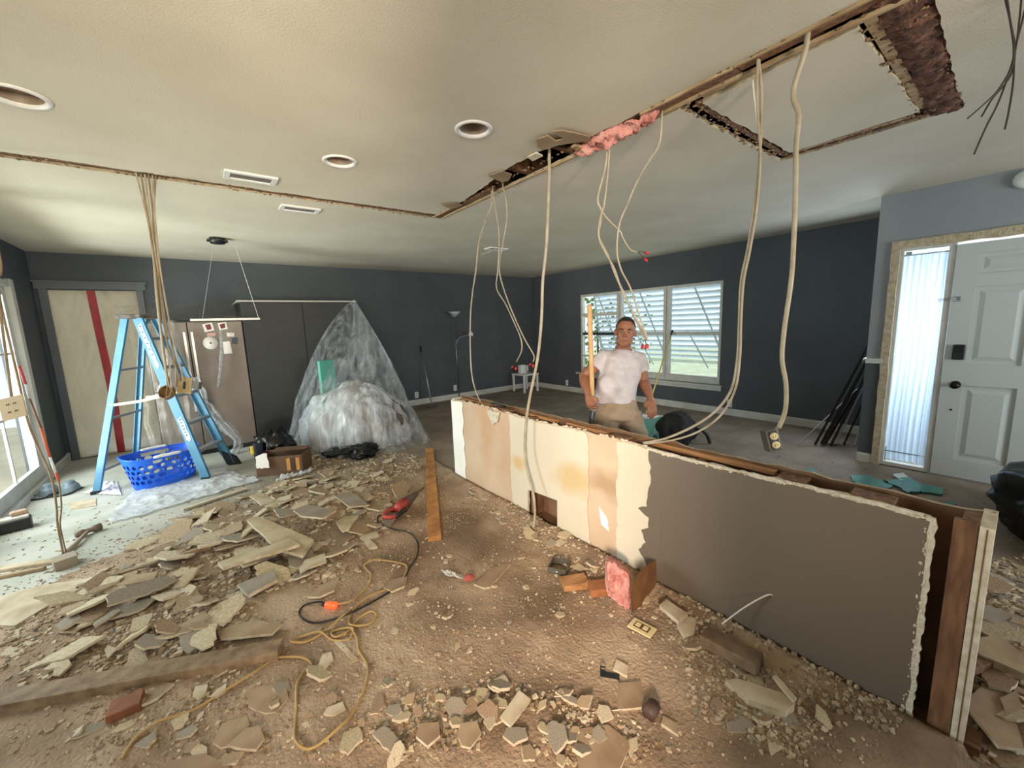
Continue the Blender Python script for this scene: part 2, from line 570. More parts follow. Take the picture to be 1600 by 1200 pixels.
# dark brown old insulation in the wide slot of the frame
q = MB()
def ins(u, v):
    x = 1.90 + u * 1.32; y = .28 + v * .19
    return (x, y, 2.458 - .022 * math.sin(math.pi * v) + .012 * fbm(x * 22, y * 22) + .006 * fbm(x * 70, y * 70))
q.grid(ins, 150, 16)
M_ins = mat('brown_insulation', (128, 92, 76), 1, c2=(70, 46, 36), c3=(104, 72, 58), ns=18, bump=1, bs=90)
part('brown_insulation', q, M_ins, ceil, 'shaggy brown insulation in the wide slot')
M_pink = mat('pink_fibreglass', (226, 168, 158), 1, c2=(186, 118, 108), c3=(214, 148, 138), ns=14, bump=1, bs=110)
q = MB()
def pk(u, v):
    y = 1.22 + u * .56
    w = .055 * (math.sin(math.pi * min(1, max(0, u))) ** .4)
    x = 1.905 + (v - .5) * 2 * w
    return (x + .01 * fbm(y * 20, v * 4), y, 2.452 - (.05 * math.sin(math.pi * v) * (.5 + .8 * math.sin(math.pi * u))) - .035 * fbm(y * 14, x * 40) - .012 * fbm(y * 50, x * 90))
q.grid(pk, 60, 16)
part('pink_insulation', q, M_pink, ceil, 'pink insulation bulging from the slot')
# torn drywall flaps bent down along the opening
M_flap = mat('torn_brown_board_paper', (158, 136, 108), 0.9, c2=(140, 118, 92), ns=5)
def flap(pix, z0, z1, seed):
    q = MB(); pl = [CE(p[0], p[1], 2.425) for p in pix]
    pts = [(p.x, p.y) for p in pl]
    mid = 1.85
    q.prism(rag(pts, .04, .004, seed), 0, .006, to=lambda a, b, d: (a, b, z1 + (z0 - z1) * min(1, max(0, (mid - a) / .3)) + d))
    part('torn_flap', q, M_flap, ceil, 'brown torn board flap hanging flat under the ceiling')
flap([(838, 216), (856, 211), (868, 220), (882, 217), (862, 204), (880, 203), (918, 214), (925, 222), (900, 224), (868, 227), (848, 235), (840, 228)], 2.418, 2.43, 1)
flap([(763, 274), (786, 268), (800, 274), (794, 284), (784, 286)], 2.418, 2.43, 2)
flap([(690, 320), (712, 318), (722, 322), (704, 328)], 2.42, 2.43, 3)
q = MB(); q.prism([(p.x, p.y) for p in (CE(824, 242), CE(838, 235), CE(848, 240), CE(832, 248))], 2.425, 2.433); part('torn_flap', q, M_gyp, ceil, 'small white torn plaster flap')
q = MB(); q.bb((1.825, 1.70, 2.425), (1.975, 1.735, 2.44)); part('lath_strip', q, M_lath, ceil)

# walls --------------------------------------------------------------
def wall_with_holes(name, a0, a1, z1, holes, d0, d1, to, mats, **k):
    q = MB(); q.prism([(a0, -0.02), (a1, -0.02), (a1, z1), (a0, z1)], d0, d1, to=to, holes=holes, mside=0); return struct(name, q, mats)
def rect(a0, a1, z0, z1): return [(a0, z0), (a1, z0), (a1, z1), (a0, z1)]
wl = wall_with_holes('wall_left', -2.6, YB + .1, 2.45, [rect(0.9, 6.22, .04, 2.03), rect(-2.4, -.8, .9, 2.0)], XL - .14, XL, lambda a, b, d: (d, a, b), [M_blue])
wb = wall_with_holes('wall_back', XL - .1, XR + .1, 2.45, [rect(-1.33, -.53, 0.0, 2.02)], YB, YB + .12, lambda a, b, d: (a, d, b), [M_blue])
WY0, WY1, WZ0, WZ1 = 2.80, 5.55, .43, 1.95
wr = wall_with_holes('wall_right', YF - .02, YB + .1, 2.45, [rect(WY0, WY1, WZ0, WZ1)], XR, XR + .14, lambda a, b, d: (d, a, b), [M_blue])
q = MB(); q.bb((XF + .14, YF - .06, -.02), (XR + .14, YF, 2.45)); struct('wall_return', q, M_blue)
wf = wall_with_holes('wall_foyer', YK, YF, 2.45, [rect(-.50, .84, 0.0, 1.99)], XF, XF + .14, lambda a, b, d: (d, a, b), [M_grey])
q = MB(); q.bb((XF - .004, .845, .085), (XF, YF, .965)); q.bb((XF - .004, YF, .085), (XF + .14, YF + .004, .965))
part('lower_paint', q, M_blue, wf, 'slate blue lower band under the chair rail')
wk = wall_with_holes('wall_kitchen', -4.4, XF + .1, 2.45, [rect(-2.0, -.2, .5, 2.1), rect(2.6, 4.4, .6, 2.0)], -2.9, -2.76, lambda a, b, d: (a, d, b), [M_grey])  # unseen wall; openings added to let the uplight and foyer fill in
q = MB(); q.bb((0.05, -1.5, 0), (.17, -.17, 2.44)); struct('unseen_light_block', q, M_grey)  # unseen block added to shade the near floor and taupe panel
q = MB(); q.bb((XL - .14, -2.9, -.02), (XL, -2.5, 2.45)); struct('wall_corner', q, M_grey)

# baseboards (tall, white, dusty)
def base(name, a, b, n, h=.10, t=.016):
    a = Vector(a + (0,)); b = Vector(b + (0,)); n = Vector(n + (0,))
    q = MB(); q.prism([(0, 0), (t, 0), (t, h - .02), (t * .5, h), (0, h)], 0, 1, to=lambda u, v, d: a.lerp(b, d) + n * u + Vector((0, 0, v)))
    return struct(name, q, M_white)
base('baseboard_back', (1.92, YB), (XR, YB), (0, -1))
base('baseboard_right', (XR, YF), (XR, YB), (-1, 0))
base('baseboard_left', (XL, 6.24), (XL, YB), (1, 0), .09)
base('baseboard_back_corner', (XL, YB), (-1.37, YB), (0, -1))
base('baseboard_foyer', (XF, .845), (XF, YF), (-1, 0), .09)
base('baseboard_foyer_end', (XF, YF), (XF + .5, YF), (0, 1), .09)
q = MB(); q.bb((XF - .022, .83, .955), (XF, YF + .02, .985)); q.bb((XF - .03, .83, .985), (XF, YF + .02, 1.0)); q.bb((XF - .022, YF, .955), (XF + .1, YF + .022, 1.0))
struct('trim_1', q, M_white, 'white chair rail stub on the foyer wall', .003)

# barrier door in the back wall ------------------------------------------
dr = thing('door_1', 'opening sealed with beige plastic sheet and a long red zip tape', None, (-.93, YB, 0), kind='structure')
M_jam = mat('grey_painted_casing', (96, 101, 106), .6, bump=.1, bs=60)
for (a, b) in [((-1.36, YB - .022, 0), (-1.29, YB, 2.10)), ((-.535, YB - .022, 0), (-.47, YB, 2.10)), ((-1.39, YB - .026, 2.03), (-.44, YB, 2.11)), ((-1.41, YB - .034, 2.10), (-.42, YB, 2.125))]:
    q = MB(); q.bb(a, b); part('casing', q, M_jam, dr, bev=.004)
M_shb = film('beige_barrier_film', (190, 181, 156), .93, .05, 5, .45, (1, 1, .5), .9)
q = MB()
def sh(u, v):
    x = -1.34 + u * .83; z = 0.0 + v * 2.03
    return (x, YB + .035 + .012 * fbm(x * 5, z * 2.4) + .006 * fbm(x * 16, z * 5) + .01 * math.sin(9 * (x + z * .4)) * (1 - v), z)
q.grid(sh, 40, 60)
shp = part('plastic_sheet', q, M_shb, dr, 'beige wrinkled plastic dust sheet')
M_red = mat('red_zip_tape', (170, 22, 38), .5, c2=(140, 14, 30), ns=6)
q = MB()
def zp(u, v):
    z = v * 2.03; x = -.97 + u * .075 + .012 * math.sin(z * 2.2)
    return (x, sh((x + 1.34) / .83, v)[1] - .008, z)
q.grid(zp, 3, 60)
part('zip_tape', q, M_red, dr, 'red zip tape')
q = MB(); q.bb((-1.5, YB + .9, 0), (-.3, YB + .92, 2.3)); struct('wall_beyond', q, mat('beige_hall_paint', (190, 176, 150), .9))

# front window ------------------------------------------------------------
wn = thing('window_1', 'wide white framed triple window with louvred shutters outside', None, (XR, (WY0 + WY1) / 2, WZ0), kind='structure')
x0, x1 = XR + .02, XR + .09
mull = [4.62, 3.69]
for (a, b) in [((x0, WY0, WZ0), (x1, WY1, WZ0 + .06)), ((x0, WY0, WZ1 - .045), (x1, WY1, WZ1)), ((x0, WY0, WZ0 + .06), (x1, WY0 + .045, WZ1 - .045)), ((x0, WY1 - .045, WZ0 + .06), (x1, WY1, WZ1 - .045))]:
    q = MB(); q.bb(a, b); part('window_frame', q, M_white, wn, bev=.004)
for y in mull:
    for dy in (-.03, .03):
        q = MB(); q.bb((x0 - .01, y + dy - .024, WZ0), (x1, y + dy + .024, WZ1)); part('mullion', q, M_white, wn, bev=.004)
cols = [(WY0 + .045, mull[1] - .054), (mull[1] + .054, mull[0] - .054), (mull[0] + .054, WY1 - .045)]
zm = PX(1085, 521, XR)[2]
M_dkr = mat('dark_meeting_rail', (52, 60, 64), .5)
for k, (a, b) in enumerate(cols):
    q = MB(); q.bb((x0, a, zm - .025), (x0 + .04, b, zm + .025)); part('sash_rail', q, M_dkr if k == 2 else M_white, wn, bev=.003)
    q = MB(); q.bb((x0 + .005, a, WZ0 + .05), (x0 + .035, b, WZ0 + .11)); part('sash_rail', q, M_white, wn, bev=.003)
    for (za, zb) in ((WZ0 + .1, zm - .02), (zm + .02, WZ1 - .04)):
        q = MB(); q.bb((x0 + .02, a, za), (x0 + .024, b, zb)); part('glass_pane', q, M_glass, wn)
q = MB(); q.bb((x0, mull[0] + .06, WZ0 + .32), (x0 + .03, WY1 - .04, WZ0 + .35)); q.bb((x0, mull[0] + .06, WZ1 - .42), (x0 + .03, WY1 - .04, WZ1 - .36)); part('sash_bar', q, M_white, wn)
q = MB(); q.bb((XR - .05, WY0 - .05, WZ0 - .035), (XR + .02, WY1 + .09, WZ0 - .005)); part('window_sill', q, M_white, wn, bev=.005)
q = MB(); q.bb((XR - .012, WY0 - .03, WZ0 - .09), (XR, WY1 + .03, WZ0 - .035)); part('sill_apron', q, M_white, wn)
# louvred awning shutters, hinged above the glass and propped out
M_slat = mat('grey_shutter_paint', (218, 223, 230), .6, bump=.1, bs=30)
sm_ = None
for k, (a, b) in enumerate([(2.70, 3.685), (3.69, 4.615), (4.62, 5.38)]):
    t = Vector((XR + .22, 0, 2.02)); bt = Vector((XR + .50, 0, .66))
    for yy in ([2.70] if k == 0 else [5.38] if k == 2 else []):
        q = MB(); q.bar(t + Vector((0, yy, 0)), bt + Vector((0, yy, 0)), .03, .045, (0, 1, 0)); part('shutter_stile', q, M_slat, wn)
    n = 16
    for i in range(n):
        c = t.lerp(bt, (i + .5) / n)
        q = MB(); q.box((c.x, (a + b) / 2, c.z), (.094, b - a, .008), rot=Matrix.Rotation(math.radians(33), 3, 'Y'))
        nm = part('slat', q, M_slat, wn)
    q = MB(); q.bar((XR + .16, a + .62, WZ1 - .02), (XR + .36, a + .18, .72), .022, .012, (1, 0, 0)); part('shutter_brace', q, M_slat, wn)
    q = MB(); q.bar((XR + .14, a + .70, 1.25), (XR + .42, a + .48, .62), .018, .01, (1, 0, 0)); part('shutter_brace', q, M_slat, wn)

# foyer: sidelight and door --------------------------------------------------
sl = thing('window_2', 'tall narrow sidelight with white gathered curtain beside the front door', None, (XF, .64, 0), kind='structure')
for (a, b) in [((XF - .02, .79, 0), (XF + .05, .845, 1.965)), ((XF - .02, -.5, 1.966), (XF + .05, .845, 2.03))]:
    q = MB(); q.prism(rag([(a[1], a[2]), (b[1], a[2]), (b[1], b[2]), (a[1], b[2])], .09, .004, 11), a[0], b[0], to=lambda u, v, d: (d, u, v)); part('rough_casing', q, M_raw, sl)
for (a, b) in [((XF + .02, .455, 0), (XF + .09, .495, 1.97)), ((XF + .02, .765, 0), (XF + .09, .80, 1.97)), ((XF + .02, .49, 0), (XF + .09, .77, .035)), ((XF + .02, .49, 1.94), (XF + .09, .77, 1.97))]:
    q = MB(); q.bb(a, b); part('sidelight_frame', q, M_white, sl, bev=.003)
q = MB(); q.bb((XF + .07, .49, .03), (XF + .074, .77, 1.95)); part('glass_pane', q, M_glass, sl)
M_cur = bpy.data.materials.new('sheer_white_curtain'); M_cur.use_nodes = True
_n = M_cur.node_tree.nodes; _l = M_cur.node_tree.links
_d = _n.new('ShaderNodeBsdfDiffuse'); _d.inputs[0].default_value = s2l((225, 232, 242))
_t = _n.new('ShaderNodeBsdfTranslucent'); _t.inputs[0].default_value = s2l((225, 234, 248))
_m = _n.new('ShaderNodeMixShader'); _m.inputs[0].default_value = .62
_l.new(_d.outputs[0], _m.inputs[1]); _l.new(_t.outputs[0], _m.inputs[2]); _l.new(_m.outputs[0], _n['Material Output'].inputs['Surface'])
q = MB()
def cu(u, v):
    z = .06 + v * 1.84; y = .492 + u * .276
    return (XF + .045 + .013 * math.sin(u * 46 + 1.2 * math.sin(v * 3)) + .006 * math.sin(u * 83 + v * 5), y + .004 * math.sin(v * 9), z)
q.grid(cu, 120, 40)
part('curtain', q, M_cur, sl, 'sheer white gathered curtain')
q = MB(); q.tube([(XF + .04, .49, 1.905), (XF + .04, .77, 1.905)], .006); part('curtain_rod', q, M_alu, sl)
q = MB(); q.tube([(XF + .028, .49, .14), (XF + .028, .77, .14)], .005); q.tube([(XF + .028, .755, .04), (XF + .028, .755, .18)], .004)
part('security_bar', q, M_steel, sl)

fd = thing('door_2', 'white six-panel front door with black keypad lock and dark knob', None, (XF, 0, 0), kind='structure')
DY1, DY0, DX, DT = .452, -.47, XF + .01, 1.945
q = MB(); pan = []
for (ya, yb) in ((.325, .04), (-.06, -.345)):
    for (za, zb) in ((1.70, 1.86), (.98, 1.60), (.17, .80)):
        pan.append((yb, ya, za, zb))
q.prism([(DY0, .012), (DY1, .012), (DY1, DT), (DY0, DT)], DX, DX + .04, to=lambda a, b, d: (d, a, b), holes=[rect(p[0], p[1], p[2], p[3]) for p in pan])
part('door_leaf', q, M_door, fd, bev=.002)
for p in pan:
    q = MB()
    ya, yb, za, zb = p
    xs = DX + .014; xr = DX + .004; i = .03; j = .06
    v = [(xs, ya, za), (xs, yb, za), (xs, yb, zb), (xs, ya, zb), (xs, ya + i, za + i), (xs, yb - i, za + i), (xs, yb - i, zb - i), (xs, ya + i, zb - i), (xr, ya + j, za + j), (xr, yb - j, za + j), (xr, yb - j, zb - j), (xr, ya + j, zb - j), ]
    f = []
    for s0 in (0, 4):
        for k in range(4): f.append((s0 + k, s0 + (k + 1) % 4, s0 + 4 + (k + 1) % 4, s0 + 4 + k))
    f.append((8, 9, 10, 11)); q.add(v, f); q.bb((DX + .02, yb, za), (DX + .036, ya, zb)); part('door_panel', q, M_door, fd)
kp = PX(1498, 550, DX); q = MB(); q.bb((DX - .028, kp.y - .035, kp.z - .062), (DX, kp.y + .035, kp.z + .062)); lk = part('keypad_lock', q, M_black, fd, 'black keypad deadbolt', .006)
q = MB(); q.bb((DX - .031, kp.y - .024, kp.z - .005), (DX - .026, kp.y + .024, kp.z + .052)); part('keypad_cover', q, mat('black_gloss', (30, 31, 34), .15), lk)
kn = PX(1492, 602, DX - .04); q = MB()
q.lathe((DX, kn.y, kn.z), [(0, 0), (.032, 0), (.032, .006), (.012, .012), (.012, .035), (.027, .042), (.030, .056), (.022, .068), (0, .072)], 20, 0, (-1, 0, 0)); part('door_knob', q, M_dark, fd, 'dark bronze door knob')
pp = PX(1486, 640, DX); q = MB(); q.lathe((DX, pp.y, pp.z), [(0, 0), (.008, 0), (.008, .004), (0, .004)], 10, 0, (-1, 0, 0)); part('bolt_hole', q, M_black, fd)
ch = PX(1495, 467, DX); q = MB(); q.bb((DX - .012, ch.y - .02, ch.z - .018), (DX, ch.y + .02, ch.z + .018))
q.tube([(DX - .014, ch.y, ch.z + .006), (DX - .02, ch.y + .10, ch.z + .004), (DX - .02, ch.y + .105, ch.z - .003), (DX - .02, ch.y + .10, ch.z - .01), (DX - .014, ch.y, ch.z - .008)], .003, 6)
part('swing_latch', q, M_steel, fd, 'steel swing bar latch')
q = MB(); q.bb((XF + .0, -.50, 0), (XF + .12, DY1 + .02, .012)); part('threshold', q, M_alu, fd)

# patio sliding doors in the left wall ------------------------------------------------
pdn = thing('window_3', 'white framed glass patio doors along the bright side wall', None, (XL, 3.6, 0), kind='structure')
def pf(y0, y1, z0, z1, xa=XL - .09, xb=XL + .0, nm='door_frame', mm=None): q = MB(); q.bb((xa, y0, z0), (xb, y1, z1)); return part(nm, q, mm or M_white, pdn, bev=.004)
pf(.9, 6.14, 1.97, 2.03, XL - .1, XL + .03); pf(6.14, 6.24, 0, 2.05, XL - .1, XL + .035); pf(.9, 6.14, 0, .06, XL - .1, XL + .03); pf(.9, .98, .06, 1.97)
for (a, b, xo) in [(.98, 2.7, 0), (2.6, 4.4, -.03), (4.3, 6.14, 0)]:
    for (u, v) in ((a, a + .085), (b - .085, b)): pf(u, v, .06, 1.97, XL - .05 + xo, XL - .01 + xo, 'door_stile')
    pf(a + .085, b - .085, .06, .19, XL - .05 + xo, XL - .01 + xo, 'door_rail'); pf(a + .085, b - .085, 1.89, 1.97, XL - .05 + xo, XL - .01 + xo, 'door_rail')
    for zz in (.75, 1.32): pf(a + .085, b - .085, zz, zz + .022, XL - .04 + xo, XL - .02 + xo, 'glazing_bar')
    pf(a + .6, a + .62, .19, 1.89, XL - .04 + xo, XL - .02 + xo, 'glazing_bar'); pf(a + 1.15, a + 1.17, .19, 1.89, XL - .04 + xo, XL - .02 + xo, 'glazing_bar')
    pf(a + .085, b - .085, .19, 1.89, XL - .032 + xo, XL - .028 + xo, 'glass_pane', M_glass)

# outside ground
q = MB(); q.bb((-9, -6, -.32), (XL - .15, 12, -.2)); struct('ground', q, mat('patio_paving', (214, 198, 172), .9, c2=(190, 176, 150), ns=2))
q = MB(); q.bb((XR + .15, -6, -.4), (22, 16, -.28)); struct('ground', q, mat('lawn_painted_glare', (236, 236, 205), .95, c2=(214, 218, 176), ns=3))  # lawn colour bleached to paint in the outdoor glare
M_leaf = mat('hedge_leaves', (88, 118, 62), .7, c2=(130, 150, 84), ns=12)
q = MB(); rn = random.Random(3)
for k in range(900):
    p = Vector((rn.uniform(8.6, 9.6), rn.uniform(6.2, 9.2), rn.uniform(-.3, 2.1))); r = rn.uniform(.05, .11)
    d = Vector((rn.uniform(-1, 1), rn.uniform(-1, 1), rn.uniform(-1, 1))).normalized(); e = d.orthogonal().normalized(); f_ = d.cross(e)
    q.add([p + e * r, p + f_ * r * .5, p - e * r, p - f_ * r * .5], [(0, 1, 2, 3)])
hb = single('garden_hedge', q, M_leaf, 'leafy green hedge seen through the window behind the worker', 'hedge')
q = MB()
for k in range(5): q.tube([(9.1, 6.5 + k * .6, -.3), (9.1 + .1 * (k % 2), 6.5 + k * .6, 1.6)], .03, 6)
part('stems', q, M_old, hb)
# ================================================================== HALF WALL
HX = 1.80
hw = thing('wall_partition', 'waist high remnant of a stripped stud wall, cream and taupe', None, (1.865, 1.7, 0), kind='structure')
M_paper = mat('pinkish_board_paper', (206, 184, 158), .85, c2=(192, 164, 136), ns=2.2, bump=.12, bs=25)
M_cream = mat('cream_old_paint', (212, 205, 186), .75, c2=(204, 194, 170), ns=1.6, bump=.15, bs=18)
M_wht = mat('chalky_white_paint', (242, 242, 236), .75, c2=(232, 231, 222), ns=3, bump=.12, bs=20)
M_taupe = mat('taupe_paint', (113, 102, 89), .42, c2=(107, 96, 84), ns=1.2, bump=.06, bs=60)
M_brown = mat('brown_board', (124, 94, 68), .85, c2=(98, 72, 50), ns=7)


def stain(m_, centre, rad, col, seedz):
    """old water stain with its own outline on the paint"""
    nt = m_.node_tree; N, L = nt.nodes, nt.links
    b = N['Principled BSDF']
    cur = b.inputs['Base Color'].links[0].from_socket
    g = N.new('ShaderNodeNewGeometry'); sb = N.new('ShaderNodeVectorMath'); sb.operation = 'SUBTRACT'; sb.inputs[1].default_value = centre
    dv = N.new('ShaderNodeVectorMath'); dv.operation = 'DIVIDE'; dv.inputs[1].default_value = (1, rad[0], rad[1])
    ln = N.new('ShaderNodeVectorMath'); ln.operation = 'LENGTH'
    nz = N.new('ShaderNodeTexNoise'); nz.inputs['Scale'].default_value = 6; nz.inputs['Detail'].default_value = 6
    L.new(g.outputs['Position'], sb.inputs[0]); L.new(sb.outputs[0], dv.inputs[0]); L.new(dv.outputs[0], ln.inputs[0]); L.new(g.outputs['Position'], nz.inputs['Vector'])
    ma = N.new('ShaderNodeMath'); ma.operation = 'MULTIPLY_ADD'; ma.inputs[1].default_value = 1.3; L.new(nz.outputs['Fac'], ma.inputs[0]); L.new(ln.outputs['Value'], ma.inputs[2])
    mr = N.new('ShaderNodeMapRange'); mr.inputs['From Min'].default_value = 1.7; mr.inputs['From Max'].default_value = 1.0; mr.inputs['To Max'].default_value = .8
    L.new(ma.outputs[0], mr.inputs['Value'])
    mx = N.new('ShaderNodeMix'); mx.data_type = 'RGBA'; mx.inputs[7].default_value = s2l(col)
    L.new(mr.outputs[0], mx.inputs['Factor']); L.new(cur, mx.inputs[6]); L.new(mx.outputs[2], b.inputs['Base Color'])


for (py, pz) in ((925, 760),):
    s_ = PX(py, pz, HX); stain(M_cream, (HX, s_.y + .12, s_.z), (.30, .13), (200, 172, 118), 0)
s_ = PX(810, 722, HX); stain(M_cream, (HX, s_.y, s_.z), (.10, .07), (204, 170, 110), 1)
s_ = PX(950, 760, HX); stain(M_paper, (HX, s_.y, s_.z), (.22, .10), (172, 140, 106), 2)
s_ = PX(765, 690, HX); stain(M_paper, (HX, s_.y + .05, s_.z + .1), (.13, .4), (194, 158, 122), 2)


def yz(pix): return [(p.y, p.z) for p in (PX(a, b, HX) for a, b in pix)]
def side(a, b, d): return (HX + d, a, b)


hl = [(2.20, .02), (1.885, .02), (1.88, .245), (2.19, .225)]
topz = lambda y: .772 + .006 * math.sin(y * 5)
outl = [(.15, -.0)] + [(3.275, 0.0)] + [(3.275, topz(3.27))]
yy = 3.2
rn = random.Random(21)
while yy > .2:
    outl.append((yy, topz(yy) + rn.uniform(-.008, .006))); yy -= .045
outl.append((.15, .775))
outl += [(.15 + rn.uniform(-.006, .004), z) for z in [.7, .6, .52, .43, .35, .22, .12]]
q = MB(); q.prism(outl, .002, .016, to=side, holes=[rag(hl, .05, .004, 2)], mi=0, mside=1)
part('drywall_sheet', q, [M_paper, M_gyp], hw)


def layer(name, ya, yb, mm, label, seed, t=.004, a_amp=.012, b_amp=.012, hole=False, extra=None, x0=0.0):
    """paint layer from y=ya (far) to y=yb (near), with torn long edges"""
    rr = random.Random(seed)
    pts = []
    z = 0.0
    zs = [i / 26 * .762 for i in range(27)]
    o1_, o2_ = rr.random() * 9, rr.random() * 9
    A_ = [(ya + a_amp * fbm(z * 9, o1_) * 1.5 + rr.uniform(-.3, .3) * a_amp, z) for z in zs]
    B_ = [(yb + b_amp * fbm(z * 9, o2_) * 1.5 + rr.uniform(-.3, .3) * b_amp + (extra(z) if extra else 0), z) for z in zs]
    top = []
    y_ = ya - .05
    while y_ > yb + .03:
        top.append((y_, topz(y_) - .006 + rr.uniform(-.008, .004))); y_ -= .05
    pts = A_ + top + B_[::-1]
    q = MB(); q.prism(pts, x0, -t, to=side, holes=[[(h[0], h[1]) for h in hl]] if hole else [], mi=0, mside=1)
    return part(name, q, [mm, M_gyp], hw, label)


layer('paint_layer', 3.275, 3.075, M_wht, 'white strip at the far end', 1, a_amp=.002)
layer('paint_layer', 2.385, 1.60, M_cream, 'wide cream strip round the square hole', 2, hole=True)
layer('paint_layer', 1.385, 1.13, M_cream, 'narrow cream strip beside the taupe panel', 3, b_amp=.02)
def notch(z):
    return (-.06 if .42 < z < .50 else 0) + (.03 if .30 < z < .36 else 0) + (.055 if z < .22 else 0)
tp = layer('paint_layer', 1.175, .15, M_taupe, 'large taupe painted panel', 4, t=.008, a_amp=.02, b_amp=.004, x0=.002)
# torn zig zag of bare board by the taupe edge
q = MB(); q.prism(rag([(1.24, .42), (1.13, .36), (1.22, .30), (1.19, .24), (1.235, .18), (1.12, .03), (1.10, .5)], .03, .005, 3), -.005, -.0088, to=side, mside=1); part('paint_layer', q, [M_taupe, M_taupe], hw, 'jagged taupe paint tongues over the cream strip')
q = MB(); q.prism(rag([(1.52, .33), (1.46, .28), (1.44, .20), (1.50, .22)], .03, .004, 3), 0, -.004, to=side); part('paint_layer', q, M_wht, hw, 'pale torn paper scrap')
# ragged white plaster lip along the top and the near edge of the taupe panel
q = MB(); rn = random.Random(5)
for k in range(180):
    y_ = rn.uniform(.15, 1.22); q.ell((HX - .006 + rn.uniform(-.004, .004), y_, topz(y_) + rn.uniform(-.012, .004)), (.004, rn.uniform(.004, .011), rn.uniform(.002, .005)), n=6)
for k in range(200):
    z_ = rn.uniform(.02, .775); q.ell((HX - .005 + rn.uniform(-.003, .008), .15 + rn.uniform(-.006, .010), z_), (.004, rn.uniform(.002, .006), rn.uniform(.004, .011)), n=6)
for k in range(90):
    y_ = rn.uniform(1.2, 3.27); q.ell((HX + .004 + rn.uniform(-.004, .01), y_, topz(y_) + rn.uniform(-.004, .006)), (.007, rn.uniform(.004, .018), rn.uniform(.003, .007)), n=6)
for k_ in range(0, 1):
    e1 = [(.135 + rn.uniform(-.004, .003), z_ * .0155) for z_ in range(51)]; e2 = [(.158 + rn.uniform(-.006, .006), z_ * .0155) for z_ in range(51)][::-1]
    qq = MB(); qq.prism(e1 + e2, -.0075, .004, to=side); part('broken_edge', qq, mat('fresh_white_plaster', (226, 220, 206), .95, c2=(206, 196, 176), ns=40, bump=.8, bs=120), hw, 'ragged white plaster edge')
    e1 = [(1.19 - z_ * .0205, topz(1.19 - z_ * .0205) + .004 + rn.uniform(-.002, .003)) for z_ in range(51)]; e2 = [(1.19 - z_ * .0205, topz(1.19 - z_ * .0205) - .012 + rn.uniform(-.005, .004)) for z_ in range(51)][::-1]
    qq = MB(); qq.prism(e1 + e2, -.0075, .004, to=side); part('broken_edge', qq, mat('fresh_white_plaster', (226, 220, 206)), hw, 'ragged white plaster edge')
M_lip = mat('chalky_broken_plaster', (222, 214, 196), .95, c2=(200, 186, 162), ns=30)
part('plaster_lip', q, M_lip, hw, 'white crumbly broken edge', kind='stuff')
# framing
q = MB(); q.bb((HX + .018, -.02, 0), (HX + .107, 3.27, .038)); part('bottom_plate', q, M_oldY, hw, bev=.002)
for k, y_ in enumerate([.065, .52, .93, 1.34, 1.75, 2.16, 2.57, 2.98, 3.25]):
    hh = .792 if k == 0 else .765 + .012 * math.sin(k * 3)
    q = MB(); q.bb((HX + .016, y_ - .019, .038), (HX + .109, y_ + .019, hh)); part('stud', q, M_old, hw, 'brown end stud' if k == 0 else None, .002)
# end stud seen from its broad side, drywall strip on the end
q = MB(); q.bb((HX + .0, .048, .0), (HX + .02, .10, .79)); part('stud', q, M_old, hw, 'reddish brown stud edge at the near end')
q = MB(); q.prism([(HX - .004, 0), (HX + .13, 0), (HX + .13, .80), (HX - .004, .785)], .016, .046, to=lambda a, b, d: (a, d, b), mside=1); part('end_drywall', q, [M_lip, M_lip], hw, 'double drywall strip capping the near end')
q = MB(); q.bb((HX - .0055, .029, .02), (HX - .004, .032, .78)); part('board_joint', q, M_brown, hw)
# rear sheet
ob = [(.02, 0), (3.275, 0), (3.275, .79)]
yy = 3.2
while yy > .05:
    ob.append((yy, .792 + rn.uniform(-.008, .006))); yy -= .06
ob.append((.02, .80))
q = MB(); q.prism(ob, .110, .126, to=side, mi=0, mside=1); part('rear_sheet', q, [M_brown, M_raw], hw)
# leftover plate pieces along the top
rn = random.Random(13)
for (a, b, xo, w) in [(3.22, 2.75, .085, .035), (2.62, 2.42, .06, .07), (2.30, 1.95, .09, .03), (1.86, 1.52, .088, .036), (1.46, 1.34, .05, .06), (1.22, .62, .088, .034), (.60, .50, .06, .09), (.36, .24, .05, .08)]:
    q = MB(); q.box((HX + xo, (a + b) / 2, .765 + rn.uniform(0, .012)), (w, a - b, .022), rn.uniform(-.03, .03)); part('plate_remnant', q, M_lumY if w < .05 else M_old, hw, bev=.002)
q = MB(); q.bb((HX + .018, 3.262, 0), (HX + .11, 3.275, .775)); part('end_drywall', q, M_wht, hw)
q = MB(); p_ = PX(1210, 932, HX); pe = PX(1128, 975, HX - .10)
q.tube(smooth([p_, p_ + Vector((-.02, .02, .005)), (PX(1165, 948, HX - .05)), pe]), .0035, 6); part('wire_stub', q, mat('white_cable', (222, 216, 202), .5), hw, 'thin white cable poking out of the taupe panel')

# ================================================================== RUBBLE
mounds = [(F(430, 830), .09, .62, .42), (F(520, 790), .09, .45, .35), (F(330, 850), .06, .6, .4), (F(180, 960), .06, .5, .4), (F(360, 960), .05, .35, .3),
          (F(560, 1150), .025, .3, .2), (F(760, 1160), .05, .35, .22), (F(620, 740), .05, .5, .4), (F(560, 880), .035, .3, .3)]


